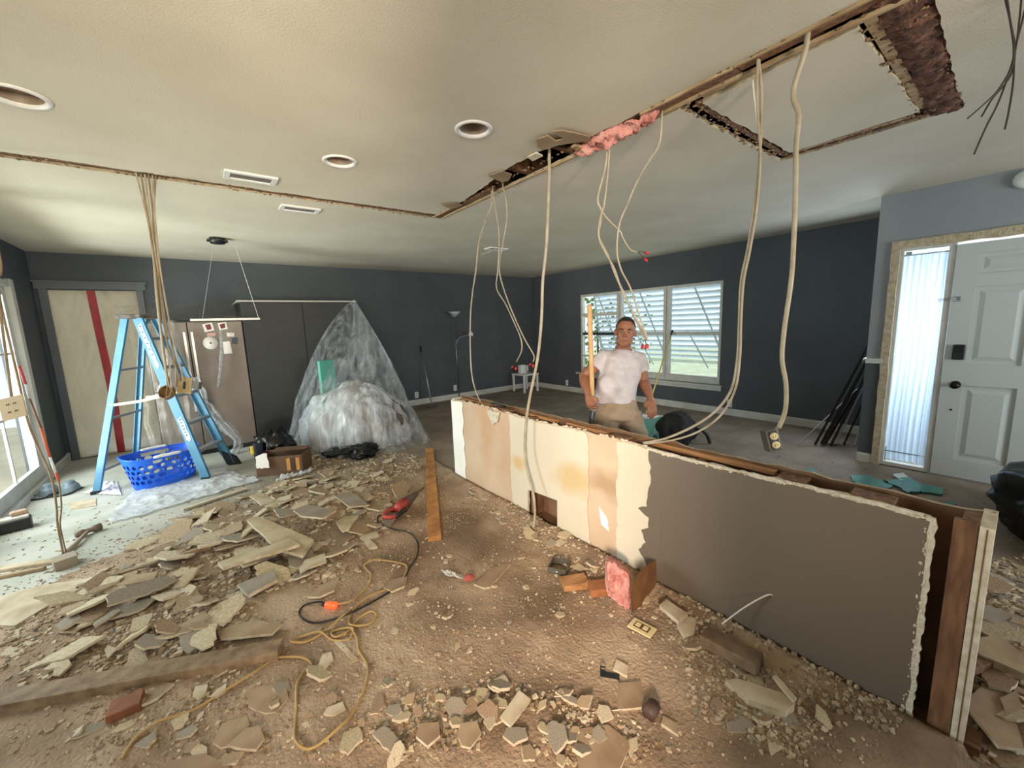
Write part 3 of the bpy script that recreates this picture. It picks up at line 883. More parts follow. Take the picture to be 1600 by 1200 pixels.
def hgt(x, y):
    h = 0
    for c, a, sx, sy in mounds: h += a * math.exp(-((x - c.x) / sx) ** 2 - ((y - c.y) / sy) ** 2) * .62
    if 0 < y < 3.3 and x < 1.80: h += .055 * math.exp(-((x - 1.80) / .11) ** 2)
    if x > 1.86 and y < 1.2: h += .05 * max(0, min(1, (x - 1.93) / .3)) * max(0, min(1, (1.2 - y) / .5))
    return h


q = MB()
NX, NY = 210, 250
X0, X1, Y0, Y1 = -1.39, 2.9, -.3, 5.3
def dustz(x, y):
    return hgt(x, y) + .002 + .010 * (fbm(x * 1.6, y * 1.6) + .3) + .008 * max(0, fbm(x * 14, y * 14, 3)) + .003 * fbm(x * 40, y * 40, 5)
def dg(u, v):
    x = X0 + (X1 - X0) * u; y = Y0 + (Y1 - Y0) * v
    e = 1.0
    far = (x - .3) * .35 + (y - 4.35)            # thins out towards the far end
    z = dustz(x, y)
    left = (-.15 - x) * .9 + (y - 3.75)
    if left > 0: z -= .05 * left
    if far > 0: z -= .05 * far
    if 1.79 < x < 1.94 and -.1 < y < 3.3: z = min(z, .004)
    if x > 1.86 and y > 1.2: z -= .05 * (y - 1.2)
    return (x, y, max(z, -.05))
q.grid(dg, NX, NY)
single('rubble_dust', q, M_dust, 'brown plaster dust and fine rubble spread over the floor', 'dust', kind='stuff')

# shard prototypes
M_sh = [mat('cream_painted_face', (194, 180, 148), .8, c2=(170, 150, 118), ns=9, bump=.15, bs=40),
        mat('grey_paper_face', (150, 140, 124), .85, c2=(134, 120, 102), ns=8, bump=.1, bs=40),
        mat('brown_paper_face', (158, 134, 108), .9, c2=(134, 108, 84), ns=8, bump=.1, bs=40),
        mat('tan_dusty_face', (170, 148, 118), .9, c2=(146, 122, 94), ns=8, bump=.2, bs=40),
        mat('pale_dusty_face', (204, 190, 164), .9, c2=(172, 152, 122), ns=8, bump=.2, bs=40)]
M_edge = mat('broken_gypsum_edge', (204, 192, 168), .95, c2=(172, 152, 122), ns=20)


def shard_poly(rn, elong):
    n = rn.choice((4, 5, 5, 6, 7)); pts = []
    for k in range(n):
        a = 2 * math.pi * (k + rn.uniform(-.32, .32)) / n; r = rn.uniform(.62, 1.1)
        pts.append((r * math.cos(a) * elong, r * math.sin(a) / elong ** .5))
    return rag(pts, .35, .06, rn.randint(0, 999))


rn = random.Random(77)
protos = []
for i in range(30):
    q = MB(); q.prism(shard_poly(rn, rn.choice((.8, 1.0, 1.3, 1.7))), -.5, .5, mside=1)
    protos.append(q.mesh('drywall_shard', [M_sh[i % 5], M_edge]))


def put_shard(x, y, s, th, tilt, spin, z=None, label=None, group=None, me=None, name='drywall_shard'):
    o = bpy.data.objects.new(name, me or rn.choice(protos))
    C.objects.link(o)
    th_ = th
    o.scale = (s, s, th_)
    ax = Vector((rn.uniform(-1, 1), rn.uniform(-1, 1), 0)).normalized()
    R = Matrix.Rotation(tilt, 3, ax) @ Matrix.Rotation(spin, 3, 'Z')
    o.rotation_euler = R.to_euler()
    zz = hgt(x, y) + th_ / 2 + abs(math.sin(tilt)) * s * .55 + .002 if z is None else z
    o.location = (x, y, zz)
    o['label'] = label; o['category'] = 'debris'
    if group: o['group'] = group
    return o


def zone_poly(pix): return [F(*p).to_2d() for p in pix]


zones = [
    (zone_poly([(235, 850), (330, 790), (420, 765), (520, 735), (600, 745), (640, 770), (600, 830), (560, 900), (430, 960), (250, 960), (120, 930)]), 150, (.035, .12), 'drywall shard in the big heap beside the upright plank', 'shards in the big heap'),
    (zone_poly([(10, 990), (130, 930), (400, 960), (440, 1005), (0, 1085)]), 34, (.04, .10), 'dusty drywall shard strewn between the heap and the long beam', 'shards above the long beam'),
    (zone_poly([(10, 1120), (440, 1030), (640, 1070), (640, 1195), (20, 1195)]), 26, (.022, .055), 'plaster fragment on the dusty floor in front of the long beam', 'fragments in front of the beam'),
    (zone_poly([(620, 1100), (760, 1070), (900, 1090), (1000, 1150), (1000, 1198), (600, 1198)]), 38, (.018, .045), 'plaster fragment in the small pile at the bottom of the picture', 'fragments of the small front pile'),
    (zone_poly([(700, 755), (800, 830), (900, 900), (1010, 960), (1080, 960), (1020, 905), (900, 855), (790, 790)]), 30, (.02, .05), 'drywall chip along the foot of the cream half wall', 'chips along the half wall foot'),
    (zone_poly([(1505, 900), (1600, 880), (1600, 1190), (1510, 1190)]), 16, (.04, .09), 'dusty board fragment behind the end of the half wall', 'fragments behind the half wall'),
    (zone_poly([(480, 715), (655, 705), (655, 755), (560, 760), (440, 755)]), 22, (.03, .07), 'flat drywall chip on the dusty floor before the black bags', 'chips before the black bags'),
    (zone_poly([(660, 870), (840, 870), (900, 1000), (760, 1050), (600, 1000)]), 14, (.018, .035), 'plaster chip on the open dusty floor', 'chips on the open floor'),
    (zone_poly([(1060, 1000), (1180, 1050), (1300, 1130), (1250, 1190), (1080, 1120)]), 16, (.018, .04), 'plaster chip in the shade below the taupe panel', 'chips below the taupe panel'),
]
rn = random.Random(31)
for pl, n, (s0, s1), lab, grp in zones:
    xs = [p[0] for p in pl]; ys = [p[1] for p in pl]
    k = 0; tries = 0
    while k < n and tries < 5000:
        tries += 1
        x = rn.uniform(min(xs), max(xs)); y = rn.uniform(min(ys), max(ys))
        if not inpoly((x, y), pl) or (1.76 < x < 1.97 and y > -.05): continue
        s = rn.uniform(s0, s1) * rn.choice((.7, 1, 1, 1.15))
        big = s0 > .039
        pi_ = rn.randrange(len(protos)); tone = ('cream', 'grey', 'brown', 'tan', 'pale')[pi_ % 5]
        sz_ = 'large' if s > s0 + (s1 - s0) * .6 else ('small' if s < s0 + (s1 - s0) * .25 else 'mid-sized')
        mx0, mx1 = min(xs), max(xs)
        o = put_shard(x, y, s, rn.choice((.009, .012, .012)), rn.uniform(0, .42 if big else .4), rn.uniform(0, 6.28), None, sz_ + ' ' + tone + ' ' + lab, grp, protos[pi_])
        if big: o.location.z += rn.uniform(0, .05) * min(1, hgt(x, y) / .05)
        k += 1

# fine chips: too many to count
q = MB(); rn = random.Random(8)
tet = [(0, 2, 1), (0, 1, 3), (1, 2, 3), (0, 3, 2)]
def chip(x, y, s, z=None):
    z = max(dg((x - X0) / (X1 - X0), (y - Y0) / (Y1 - Y0))[2], 0) if z is None else z
    a = rn.uniform(0, 6.28); ca, sa = math.cos(a), math.sin(a)
    pts = []
    for (u, v) in ((-1, -.6), (1, -.5), (.8, .7), (-.7, .8)):
        u *= rn.uniform(.5, 1.1) * s; v *= rn.uniform(.5, 1.1) * s
        pts.append((x + u * ca - v * sa, y + u * sa + v * ca))
    h = s * rn.uniform(.15, .5)
    t = [rn.uniform(0, h) for _ in range(4)]
    vs = [(p[0], p[1], z - .002) for p in pts] + [(x + (p[0] - x) * .85, y + (p[1] - y) * .85, z + .002 + t_ + h * .3) for p, t_ in zip(pts, t)]
    q.add(vs, [(4, 5, 6, 7), (0, 1, 5, 4), (1, 2, 6, 5), (2, 3, 7, 6), (3, 0, 4, 7)], rn.choice((0, 0, 0, 1, 2, 2, 3)))
allz = [(z_[0]) for z_ in zones]
wide = zone_poly([(0, 930), (60, 880), (230, 830), (420, 730), (660, 690), (705, 750), (850, 850), (1000, 940), (1180, 1020), (1400, 1150), (1400, 1199), (0, 1199)])
def scat(pl, n, s0, s1, pw=2.2):
    xs = [p[0] for p in pl]; ys = [p[1] for p in pl]; k = 0
    while k < n:
        x = rn.uniform(min(xs), max(xs)); y = rn.uniform(min(ys), max(ys))
        if not inpoly((x, y), pl) or (1.785 < x < 1.95 and y > -.02) or x < XL + .02: continue
        if fbm(x * 2.5, y * 2.5, 1) + rn.uniform(-.5, .5) < -.15: k += .3; continue
        chip(x, y, s0 + (s1 - s0) * rn.random() ** pw); k += 1
scat(wide, 12000, .0018, .009)
scat(wide, 1200, .005, .016, 1.8)
scat(allz[0], 3600, .005, .030, 1.8)
scat(allz[1], 1500, .004, .022, 1.8); scat(allz[6], 1300, .005, .022, 1.3)
scat(allz[3], 900, .003, .016, 1.5)
scat(allz[2], 700, .003, .014, 1.8)
scat(allz[4], 1500, .003, .014, 2)
scat(allz[5], 900, .005, .025, 1.5)
scat(allz[8], 900, .003, .014, 1.8)
scat(zone_poly([(1000, 880), (1420, 1100), (1400, 1160), (1050, 1000)]), 900, .003, .016, 2)
# thin spill towards the patio doors and behind the worker
for k in range(420):
    x = rn.uniform(-1.3, .2); y = rn.uniform(3.4, 5.2); chip(x, y, rn.uniform(.003, .014), 0)
for k in range(500):
    x = rn.uniform(1.96, 4.8); y = rn.uniform(-.4, 1.6) if rn.random() < .7 else rn.uniform(1, 5); chip(x, y, rn.uniform(.004, .012), 0 if x > 2.85 or y > 1.2 else None)
single('plaster_chips', q, [M_sh[4], M_sh[1], M_sh[3], M_sh[2]], 'countless small plaster chips scattered over the dusty floor', 'debris', kind='stuff')

# ---- hero pieces whose outline the photograph shows
def hero(pix, col, label, lift=.0, th=.012, name='drywall_shard', mats=None, amp=.004, step=.07, cat='debris', slope=None, mside=1):
    pts = [F(*p) for p in pix]
    cx = sum(p.x for p in pts) / len(pts); cy = sum(p.y for p in pts) / len(pts)
    z = hgt(cx, cy) + lift
    pts = [F(p[0], p[1], z + th) for p in pix]
    dx, dy = slope or (0, 0)
    q = MB(); q.prism(rag([(p.x, p.y) for p in pts], step, amp, len(label)), 0, th, to=lambda a, b, d: (a, b, z + d + (a - cx) * dx + (b - cy) * dy), mside=mside)
    return single(name, q, mats or [M_sh[col], M_edge], label, cat)


hero([(-60, 950), (0, 932), (60, 915), (140, 903), (147, 908), (68, 950), (22, 978), (-60, 972)], 4, 'large cream wall sheet lying at the left edge above the beam', .02, .016)
hero([(180, 915), (205, 898), (247, 893), (240, 905), (188, 915)], 3, 'flat tan shard right behind the large cream wall sheet', .02)
hero([(370, 910), (425, 893), (433, 907), (388, 928)], 1, 'grey blue painted board piece in front of the heap', .03, .02, slope=(.1, 0))
hero([(240, 997), (320, 956), (331, 963), (296, 986), (250, 998)], 3, 'long tan shard lying just behind the long beam', .01, .014)
hero([(340, 985), (395, 968), (440, 975), (425, 990), (345, 998)], 3, 'flat tan board half tucked behind the right end of the beam', .01)
hero([(85, 985), (110, 970), (136, 964), (133, 972), (118, 986)], 3, 'tan diamond shaped shard on the dust left of the beam', .008)
hero([(383, 1073), (443, 1069), (451, 1090), (432, 1112), (415, 1114), (389, 1104)], 3, 'squarish flat board piece with a chipped edge in front of the beam', .004)
hero([(333, 1160), (347, 1130), (386, 1118), (390, 1132), (368, 1163), (345, 1168)], 3, 'flat tan shard partly under a rounder one near the bottom', .002)
hero([(355, 1163), (385, 1137), (405, 1134), (413, 1152), (400, 1170), (370, 1168)], 3, 'rounded tan shard lying on top of another near the bottom', .014)
hero([(255, 1215), (262, 1190), (320, 1177), (360, 1200), (350, 1225)], 2, 'brown board piece cut by the bottom edge of the picture', .004)
hero([(301, 1086), (305, 1072), (325, 1069), (321, 1084), (310, 1092)], 4, 'small white shard above the yellow cord tail', .004)
hero([(328, 1088), (338, 1078), (354, 1067), (352, 1078), (338, 1088)], 4, 'narrow white sliver beside the small white shard', .004)
hero([(385, 808), (400, 803), (425, 808), (488, 826), (470, 846), (430, 839)], 0, 'curved yellowish cream board topping the heap', .06, .02, slope=(0, .12))
hero([(340, 878), (452, 841), (468, 850), (348, 886)], 0, 'long yellowish cream board below the curved one', .05, .02)
hero([(373, 878), (428, 858), (432, 866), (380, 884)], 3, 'narrow board lying under the long cream board', .01, .016)
hero([(458, 797), (480, 788), (525, 797), (505, 809), (470, 806)], 1, 'grey shard behind the curved cream board', .06)
hero([(478, 786), (520, 768), (524, 772), (484, 790)], 4, 'narrow pale board leaning up to the grey crest sheet', .07, slope=(0, .1))
hero([(522, 771), (548, 763), (576, 779), (545, 783)], 1, 'pale grey sheet tilted on the heap crest', .06, slope=(0, .1))
hero([(543, 824), (560, 807), (572, 812), (578, 826), (555, 830)], 1, 'grey upright shard right of the curved cream board', .05, slope=(.0, .3))
hero([(525, 815), (540, 806), (560, 806), (545, 826), (535, 830)], 0, 'cream shard leaning against the grey upright one', .04)
hero([(449, 868), (488, 855), (491, 865), (462, 882), (452, 880)], 1, 'grey blue shard below the heap beside a cream one', .03, slope=(0, .1))
hero([(467, 889), (476, 875), (507, 864), (510, 877), (480, 888), (470, 896)], 4, 'pale cream shard beside the grey blue one', .03)
hero([(390, 776), (406, 769), (437, 779), (425, 793)], 4, 'square cream shard on the near side of the box', .05, slope=(-.1, .1))
hero([(480, 932), (500, 914), (530, 900), (522, 922), (500, 932)], 3, 'pointed tan shard above the yellow cord', .01)
hero([(563, 838), (588, 830), (592, 836), (577, 842), (590, 854), (578, 857)], 4, 'angled pale strip right of the heap', .01)
hero([(600, 917), (612, 905), (636, 900), (632, 915), (612, 924)], 2, 'tan shard caught inside the black cord loop', .006)
hero([(495, 1044), (503, 1022), (517, 1018), (521, 1030), (506, 1048)], 4, 'grey speckled shard under the yellow cord', .004)
hero([(522, 1002), (530, 1000), (559, 1028), (553, 1034)], 4, 'narrow straight strip beside the yellow cord', .004, .008, amp=.001)
hero([(505, 1115), (512, 1105), (535, 1096), (540, 1108), (520, 1118)], 4, 'pale flat shard inside the yellow cord loop', .004)
hero([(781, 1120), (811, 1078), (829, 1092), (797, 1134)], 4, 'pale square cut board with a nail hole near the front pile', .012, .012, amp=.0008)
hero([(755, 1127), (765, 1093), (795, 1097), (785, 1125), (770, 1133)], 2, 'brown paper faced shard under the pale square board', .002)
hero([(715, 1150), (720, 1130), (745, 1126), (752, 1145), (735, 1168), (722, 1165)], 3, 'cupped tan shell shaped shard in the front pile', .02, .008)
hero([(650, 1150), (655, 1130), (685, 1128), (688, 1148), (668, 1165)], 2, 'brown folded shard left of the cupped one', .012)
hero([(740, 912), (768, 886), (798, 880), (765, 917), (756, 918)], 2, 'brown board piece beside the red topped bag scrap', .006)
hero([(925, 1113), (965, 1108), (966, 1067), (1001, 1064), (1008, 1104)], 2, 'smooth tan square board below the bent black bracket', .003, .01, amp=.001)
hero([(895, 1140), (950, 1132), (985, 1160), (960, 1215), (905, 1210)], 2, 'large brown board at the bottom beside the dark pipe cap', .003, .01)
hero([(1030, 945), (1042, 936), (1075, 958), (1060, 970)], 4, 'cream broken strip against the taupe panel', .02, .02)
hero([(1058, 975), (1070, 963), (1086, 965), (1085, 985), (1068, 992)], 4, 'cream shard beside the dark timber offcut', .01, .02)
hero([(958, 1045), (963, 1030), (982, 1040), (980, 1056)], 4, 'torn pale shard beside the bent black bracket', .004)
hero([(1033, 1130), (1036, 1118), (1058, 1130), (1060, 1148)], 3, 'tan shard beside the dark pipe cap', .004)
hero([(1133, 1063), (1150, 1060), (1235, 1085), (1242, 1098), (1228, 1112), (1170, 1093)], 4, 'long broken plaster slab in the shade below the taupe panel', .004, .035)
hero([(1207, 1056), (1213, 1054), (1245, 1090), (1240, 1096)], 4, 'thin white strip lying across the long plaster slab', .05, .008)
hero([(1510, 1000), (1560, 990), (1605, 1030), (1600, 1052), (1530, 1022)], 3, 'greyish plank fragment behind the near end of the half wall', .05, .03)
hero([(1505, 1100), (1540, 1060), (1570, 1075), (1600, 1170), (1560, 1165)], 2, 'curved brown board at the lower right corner', .03, .012)
hero([(1515, 960), (1545, 945), (1600, 965), (1590, 985)], 1, 'grey board fragment under the black trash bag', .04, .02)
hero([(1562, 1090), (1590, 1075), (1598, 1110), (1572, 1122)], 2, 'brown splintered panel near the right edge', .02, .015)
hero([(105, 785), (150, 778), (150, 790), (110, 796)], 4, 'thin white strip on the slab by the ladder foot', 0, .006, step=.2)
hero([(1095, 985), (1112, 976), (1195, 1025), (1183, 1042)], 2, 'dust covered scrap below the timber offcut', .0, .01)


def lumber(pa, pb, w, h, mm, label, name='wood_plank', lift=0, cat='lumber', z1=None, roll=0):
    a0 = F(*pa); b0 = F(*pb)
    za = hgt(a0.x, a0.y) + lift + h / 2; zb = (hgt(b0.x, b0.y) + lift + h / 2) if z1 is None else z1
    a = F(pa[0], pa[1], za + h / 2); b = F(pb[0], pb[1], zb + h / 2); a.z = za; b.z = zb
    q = MB(); d = (b - a).normalized(); q.bar(a, b, w, h, (0, 0, 1))
    return single(name, q, mm, label, cat, bev=.003)


M_beam = wood('dusty_beam_wood', (150, 126, 96), (112, 88, 64), (3, 3, 3), 6)
lumber((-40, 1097), (438, 1008), .09, .05, M_beam, 'long dusty beam lying across the lower left', 'wood_beam', -.005)
lumber((671, 700), (679, 838), .09, .035, mat('orange_pine', (196, 142, 84), .7, c2=(158, 104, 56), ns=10, bump=.2), 'orange brown plank lying upright in the middle of the floor', 'wood_plank', .0)
lumber((-40, 893), (92, 873), .06, .02, M_sh[4], 'thin pale batten at the left edge by the hammer', 'wood_batten', 0)
lumber((-30, 905), (70, 885), .03, .02, M_sh[3], 'second batten crossing behind the large cream sheet', 'wood_batten', 0)
lumber((120, 915), (330, 850), .03, .025, M_beam, 'long narrow stick in the dust left of the heap', 'wood_batten', .01)
lumber((285, 795), (385, 762), .035, .015, M_sh[4], 'pale strip lying at the far edge of the heap', 'wood_batten', .01)
lumber((168, 1108), (222, 1086), .085, .04, wood('red_brown_block', (142, 88, 52), (108, 62, 36), (2, 2, 2), 6), 'red brown wood block in front of the long beam', 'wood_block', 0)
lumber((878, 908), (917, 902), .09, .04, M_lum, 'short pine block between metal box and pink insulation', 'wood_block', .0)
lumber((920, 915), (950, 912), .09, .04, wood('darker_pine', (160, 104, 62), (124, 76, 44), (2, 2, 2), 6), 'darker pine block touching the pink insulation', 'wood_block', .0)
lumber((1100, 985), (1188, 1030), .085, .05, wood('grey_old_timber', (136, 112, 88), (100, 80, 62), (2, 2, 2), 6), 'dusty timber offcut against the taupe panel', 'timber_offcut', .0)
lumber((1500, 1040), (1590, 1010), .05, .03, M_old, 'dark lath strip in the rubble behind the half wall', 'wood_batten', .04)
lumber((262, 858), (282, 838), .02, .02, M_old, 'short brown peg on the slab before the plastic film', 'wood_peg', .0)
# ================================================================== CEILING FIXTURES
for k, ((c, r), lab) in enumerate(zip(cans, ['recessed ceiling light nearest the torn hole', 'recessed ceiling light above the pair of vents', 'recessed ceiling light cut by the left picture edge'])):
    t = thing('recessed_light', lab, 'ceiling light', (c.x, c.y, 2.44), 'recessed ceiling lights')
    q = MB(); q.lathe((c.x, c.y, 2.44), [(r - .004, .006), (r, -.006), (r + .012, -.008), (r + .02, -.003), (r + .02, .001)], 32); part('trim_ring', q, M_whitep, t)
    q = MB(); q.lathe((c.x, c.y, 2.44), [(r - .002, .0), (r - .008, .03), (r - .02, .075), (r - .04, .085), (0.0, .088)], 32); part('baffle', q, mat('cream_baffle', (140, 124, 106), .5), t)
for (c, w, h), lab in zip(vents, ['rectangular ceiling vent on the camera side of the long slot', 'slim rectangular ceiling vent beyond the long slot', 'small ceiling vent hanging open near the far corner']):
    t = thing('ceiling_vent', lab, 'vent', (c[0], c[1], 2.44), 'ceiling vents')
    q = MB(); q.prism([(c[0] - w / 2, c[1] - h / 2), (c[0] + w / 2, c[1] - h / 2), (c[0] + w / 2, c[1] + h / 2), (c[0] - w / 2, c[1] + h / 2)], 2.428, 2.441,
                      holes=[[(c[0] - w / 2 + .03, c[1] - h / 2 + .03), (c[0] + w / 2 - .03, c[1] - h / 2 + .03), (c[0] + w / 2 - .03, c[1] + h / 2 - .03), (c[0] - w / 2 + .03, c[1] + h / 2 - .03)]])
    part('vent_frame', q, M_whitep, t, bev=.003)
    n = 9
    for i in range(n):
        y_ = c[1] - h / 2 + .035 + (h - .07) * (i + .5) / n
        q = MB(); q.box((c[0], y_, 2.437), (w - .06, .012, .0015), rot=Matrix.Rotation(math.radians(35), 3, 'X')); part('slat', q, M_alu, t)
    q = MB(); q.bb((c[0] - w / 2 + .02, c[1] - h / 2 + .02, 2.452), (c[0] + w / 2 - .02, c[1] + h / 2 - .02, 2.456)); part('duct', q, mat('dark_duct', (70, 66, 60), .8), t)
    if c[0] > 3:
        q = MB(); q.box((c[0] - .10, c[1] + .03, 2.40), (.16, .14, .003), rot=Matrix.Rotation(math.radians(-22), 3, 'Y')); part('loose_flap', q, M_whitep, t)
pc = CE(339, 372)
t = thing('pendant_lamp', 'thin linear pendant lamp hanging from a black canopy before the fridge', 'lamp', (pc.x, pc.y, 2.44))
q = MB(); q.lathe((pc.x, pc.y, 2.44), [(0, 0), (.07, 0), (.072, -.02), (.066, -.055), (0, -.06)], 24); part('canopy', q, M_black, t)
q = MB(); q.bb((pc.x - .09, pc.y - .05, 2.405), (pc.x + .09, pc.y + .05, 2.415)); part('canopy_plate', q, M_black, t)
b0, b1 = PY(297, 500, pc.y), PY(406, 498, pc.y)
q = MB(); q.bar(b0, b1, .022, .018, (0, 1, 0)); part('light_bar', q, mat('silver_bar', (190, 190, 186), .3, .7), t)
q = MB(); q.tube([(pc.x + .14, pc.y, 2.44), b1 + Vector((-.01, 0, 0))], .0022, 6); part('cable', q, M_whitep, t)
q = MB(); q.tube([(pc.x - .02, pc.y, 2.44), b0 + Vector((.1, 0, 0))], .0012, 6); part('cable', q, M_whitep, t)
sd = CE(1606, 283); sd = PX(1604, 280, XF)
q = MB(); q.lathe((XF, sd.y, sd.z), [(0, 0), (.065, 0), (.065, .02), (.05, .035), (0, .038)], 24, 0, (-1, 0, 0))
single('door_chime', q, M_whitep, 'round white device high on the foyer wall by the ceiling', 'device')

# ================================================================== OUTLETS
def outlet(p, n, label, w=.07, h=.115):
    """duplex outlet on a wall; n is the wall normal"""
    n = Vector(n); a = Vector((0, 0, 1)).cross(n)
    t = thing('wall_outlet', label, 'outlet', p)
    R = Matrix((a, n, Vector((0, 0, 1)))).transposed()
    q = MB(); q.box(p + n * .003, (w, .006, h), rot=R); part('cover_plate', q, M_whitep, t, bev=.002)
    for s_ in (-1, 1):
        q = MB(); c = p + n * .007 + Vector((0, 0, s_ * .021)); q.box(c, (.034, .003, .028), rot=R); r = part('receptacle', q, M_white, t)
        q = MB(); q.box(c + a * .007 + n * .002, (.003, .001, .010), rot=R); q.box(c - a * .007 + n * .002, (.003, .001, .010), rot=R); part('slot', q, M_black, r)
outlet(PY(651, 617, YB), (0, -1, 0), 'white wall outlet behind the leaning broom stick')
outlet(PY(711, 606, YB), (0, -1, 0), 'white wall outlet at the foot of the floor lamp')
outlet(PX(886, 598, XR), (-1, 0, 0), 'white wall outlet between the corner table and the window')
outlet(PX(1140, 630, XR), (-1, 0, 0), 'white wall outlet just past the right edge of the window')

# ================================================================== FLOOR LAMP, BROOM STICK, TABLE
lp = Vector((PY(716, 600, 6.82).x, 6.82, 0))
t = thing('floor_lamp', 'slim torchiere floor lamp with side reading light by the dark wall', 'lamp', lp)
zt = PY(715, 487, 6.82).z
q = MB(); q.lathe(lp, [(0, 0), (.13, 0), (.13, .015), (.02, .03), (0, .03)], 28); part('base', q, M_steel, t)
q = MB(); q.tube([lp + Vector((0, 0, .02)), lp + Vector((0, 0, zt - .08))], .009, 10); part('pole', q, M_steel, t)
q = MB(); q.lathe(lp + Vector((0, 0, zt - .10)), [(.012, 0), (.03, .01), (.075, .05), (.12, .10), (.118, .10), (.07, .045), (.0, .015)], 28); part('lamp_shade', q, mat('frosted_bowl', (176, 182, 186), .35), t, 'frosted bowl shade')
ra = PY(733, 523, 6.75)
q = MB(); q.tube(smooth([lp + Vector((0, 0, zt - .62)), lp + Vector((.07, -.02, zt - .50)), ra + Vector((0, 0, .0))]), .006, 8); part('side_arm', q, M_steel, t)
q = MB(); q.lathe(ra, [(.012, -.01), (.03, .01), (.06, .06), (.058, .06), (0, .0)], 20, 0, (.8, -.2, .3)); part('reading_shade', q, M_whitep, t)
sa, sb = PY(657, 541, 6.97), F(672, 636); sb = Vector((3.19, 6.52, 0.01))
t = thing('broom_stick', 'silver push broom stick with black grip leaning on the back wall', 'broom', sb)
q = MB(); q.tube([sb, sa], .011, 8); part('stick', q, M_alu, t)
q = MB(); q.tube([sa + (sb - sa) * .0, sa + (sb - sa) * .10], .016, 8); part('grip', q, M_black, t)
q = MB(); q.box(sb + Vector((0, 0, .012)), (.22, .05, .024), 0.4); part('foot_bar', q, M_steel, t)
tb_ = Vector((5.46, 6.62, 0)); zt = .37
t = thing('side_table', 'small white square side table in the far corner', 'table', tb_)
q = MB(); q.box(tb_ + Vector((0, 0, zt)), (.42, .42, .03)); part('table_top', q, M_whitep, t, bev=.004)
for sx in (-1, 1):
    for sy in (-1, 1):
        q = MB(); q.box(tb_ + Vector((sx * .18, sy * .18, zt / 2 - .01)), (.035, .035, zt - .02)); part('leg', q, M_whitep, t)
bxp = tb_ + Vector((-.04, .06, zt + .015))
t = thing('white_router_box', 'small pale box standing on the white corner table', 'box', bxp)
q = MB(); q.box(bxp + Vector((0, 0, .09)), (.13, .10, .18)); part('body', q, M_whitep, t, bev=.008)
q = MB(); q.box(bxp + Vector((.09, 0, .03)), (.05, .08, .06)); part('plug_block', q, M_white, t, bev=.004)
q = MB(); q.bb((5.78, 6.985, .36), (5.86, 7.0, .50)); single('wall_plate', q, M_whitep, 'pale blank plate low on the back wall beside the corner table', 'wall plate', bev=.003)

# ================================================================== LADDER
fr_n, fr_f = Vector((-.10, 4.97, 0)), Vector((.14, 5.36, 0))
re_n, re_f = Vector((-.92, 5.27, 0)), Vector((-.68, 5.73, 0))
ZT = 1.62
T0 = Vector((-.455, 5.24, ZT)); lat = Vector((.42, .80, 0)).normalized()
tn, tf_ = T0 - lat * .03, T0 + lat * .24
t = thing('step_ladder', 'blue fibreglass step ladder with aluminium treads standing by the taped doorway', 'ladder', (-.4, 5.3, 0))
M_lad = mat('ladder_blue', (82, 136, 166), .5, c2=(72, 122, 152), ns=7, bump=.1, bs=60)
M_ladD = mat('ladder_blue_shaded_side', (60, 118, 160), .5)
dirn = (fr_n - re_n).normalized()
def rail(name, a, b, w, d, label=None):
    z = (b - a).normalized(); q = MB()
    x = lat.cross(z).normalized()          # face direction in the ladder's side plane
    y = z.cross(x).normalized()
    R = Matrix((x, y, z)).transposed(); L_ = (b - a).length; c = (a + b) / 2
    q.box(c, (w, .004, L_), rot=R)
    q.box(c + x * (w / 2 - .002) + y * d / 2, (.004, d, L_), rot=R); q.box(c - x * (w / 2 - .002) + y * d / 2, (.004, d, L_), rot=R)
    return part(name, q, M_lad, t, label)
up = Vector((0, 0, .02))
fo = dirn * .05
rail('front_rail', fr_n + up, tn + fo, .078, .028); rail('front_rail', fr_f + up, tf_ + fo, .078, -.028)
rail('rear_rail', re_n + up, tn - fo, .055, .025); rail('rear_rail', re_f + up, tf_ - fo, .055, -.025)
n = 5
for k in range(n):
    f_ = (k + 1) / 5.65
    a = (fr_n + up).lerp(tn + fo, f_); b = (fr_f + up).lerp(tf_ + fo, f_)
    q = MB(); q.bar(a, b, .075, .006, (0, 0, 1)); q.bar(a + dirn * .035 - up * .6, b + dirn * .035 - up * .6, .006, .028, (0, 0, 1)); part('step', q, M_alu, t)
for f_ in (.115, .42, .70):
    a = (re_n + up).lerp(tn - fo, f_); b = (re_f + up).lerp(tf_ - fo, f_)
    q = MB(); q.bar(a, b, .02, .02, (0, 0, 1)); part('rear_brace', q, M_alu, t)
for (u, v, w_) in ((fr_n, re_n, (tn)), (fr_f, re_f, tf_)):
    a = (v + up).lerp(w_ - fo, .50); b = (u + up).lerp(w_ + fo, .54); m_ = (a + b) / 2 + Vector((0, 0, -.012))
    q = MB(); q.bar(a, m_, .006, .024, (0, 0, 1)); q.bar(m_, b, .006, .024, (0, 0, 1)); part('spreader', q, mat('yellow_spreader', (226, 214, 168), .5), t, 'pale yellow folding spreader')
q = MB(); c = (tn + tf_) / 2 + Vector((0, 0, .02)); a1 = dirn; R = Matrix((a1, lat, Vector((0, 0, 1)))).transposed()
q.box(c, (.19, .34, .035), rot=R); part('top_cap', q, mat('black_top_cap', (58, 50, 48), .6, c2=(120, 112, 104), ns=14), t, 'black top cap with white splatter', .006)
for p_, hh in ((fr_n, .03), (re_n, .03), (re_f, .03)):
    q = MB(); q.box(p_ + Vector((0, 0, .015)), (.06, .04, .03), rot=R); part('rubber_foot', q, M_black, t)
q = MB()
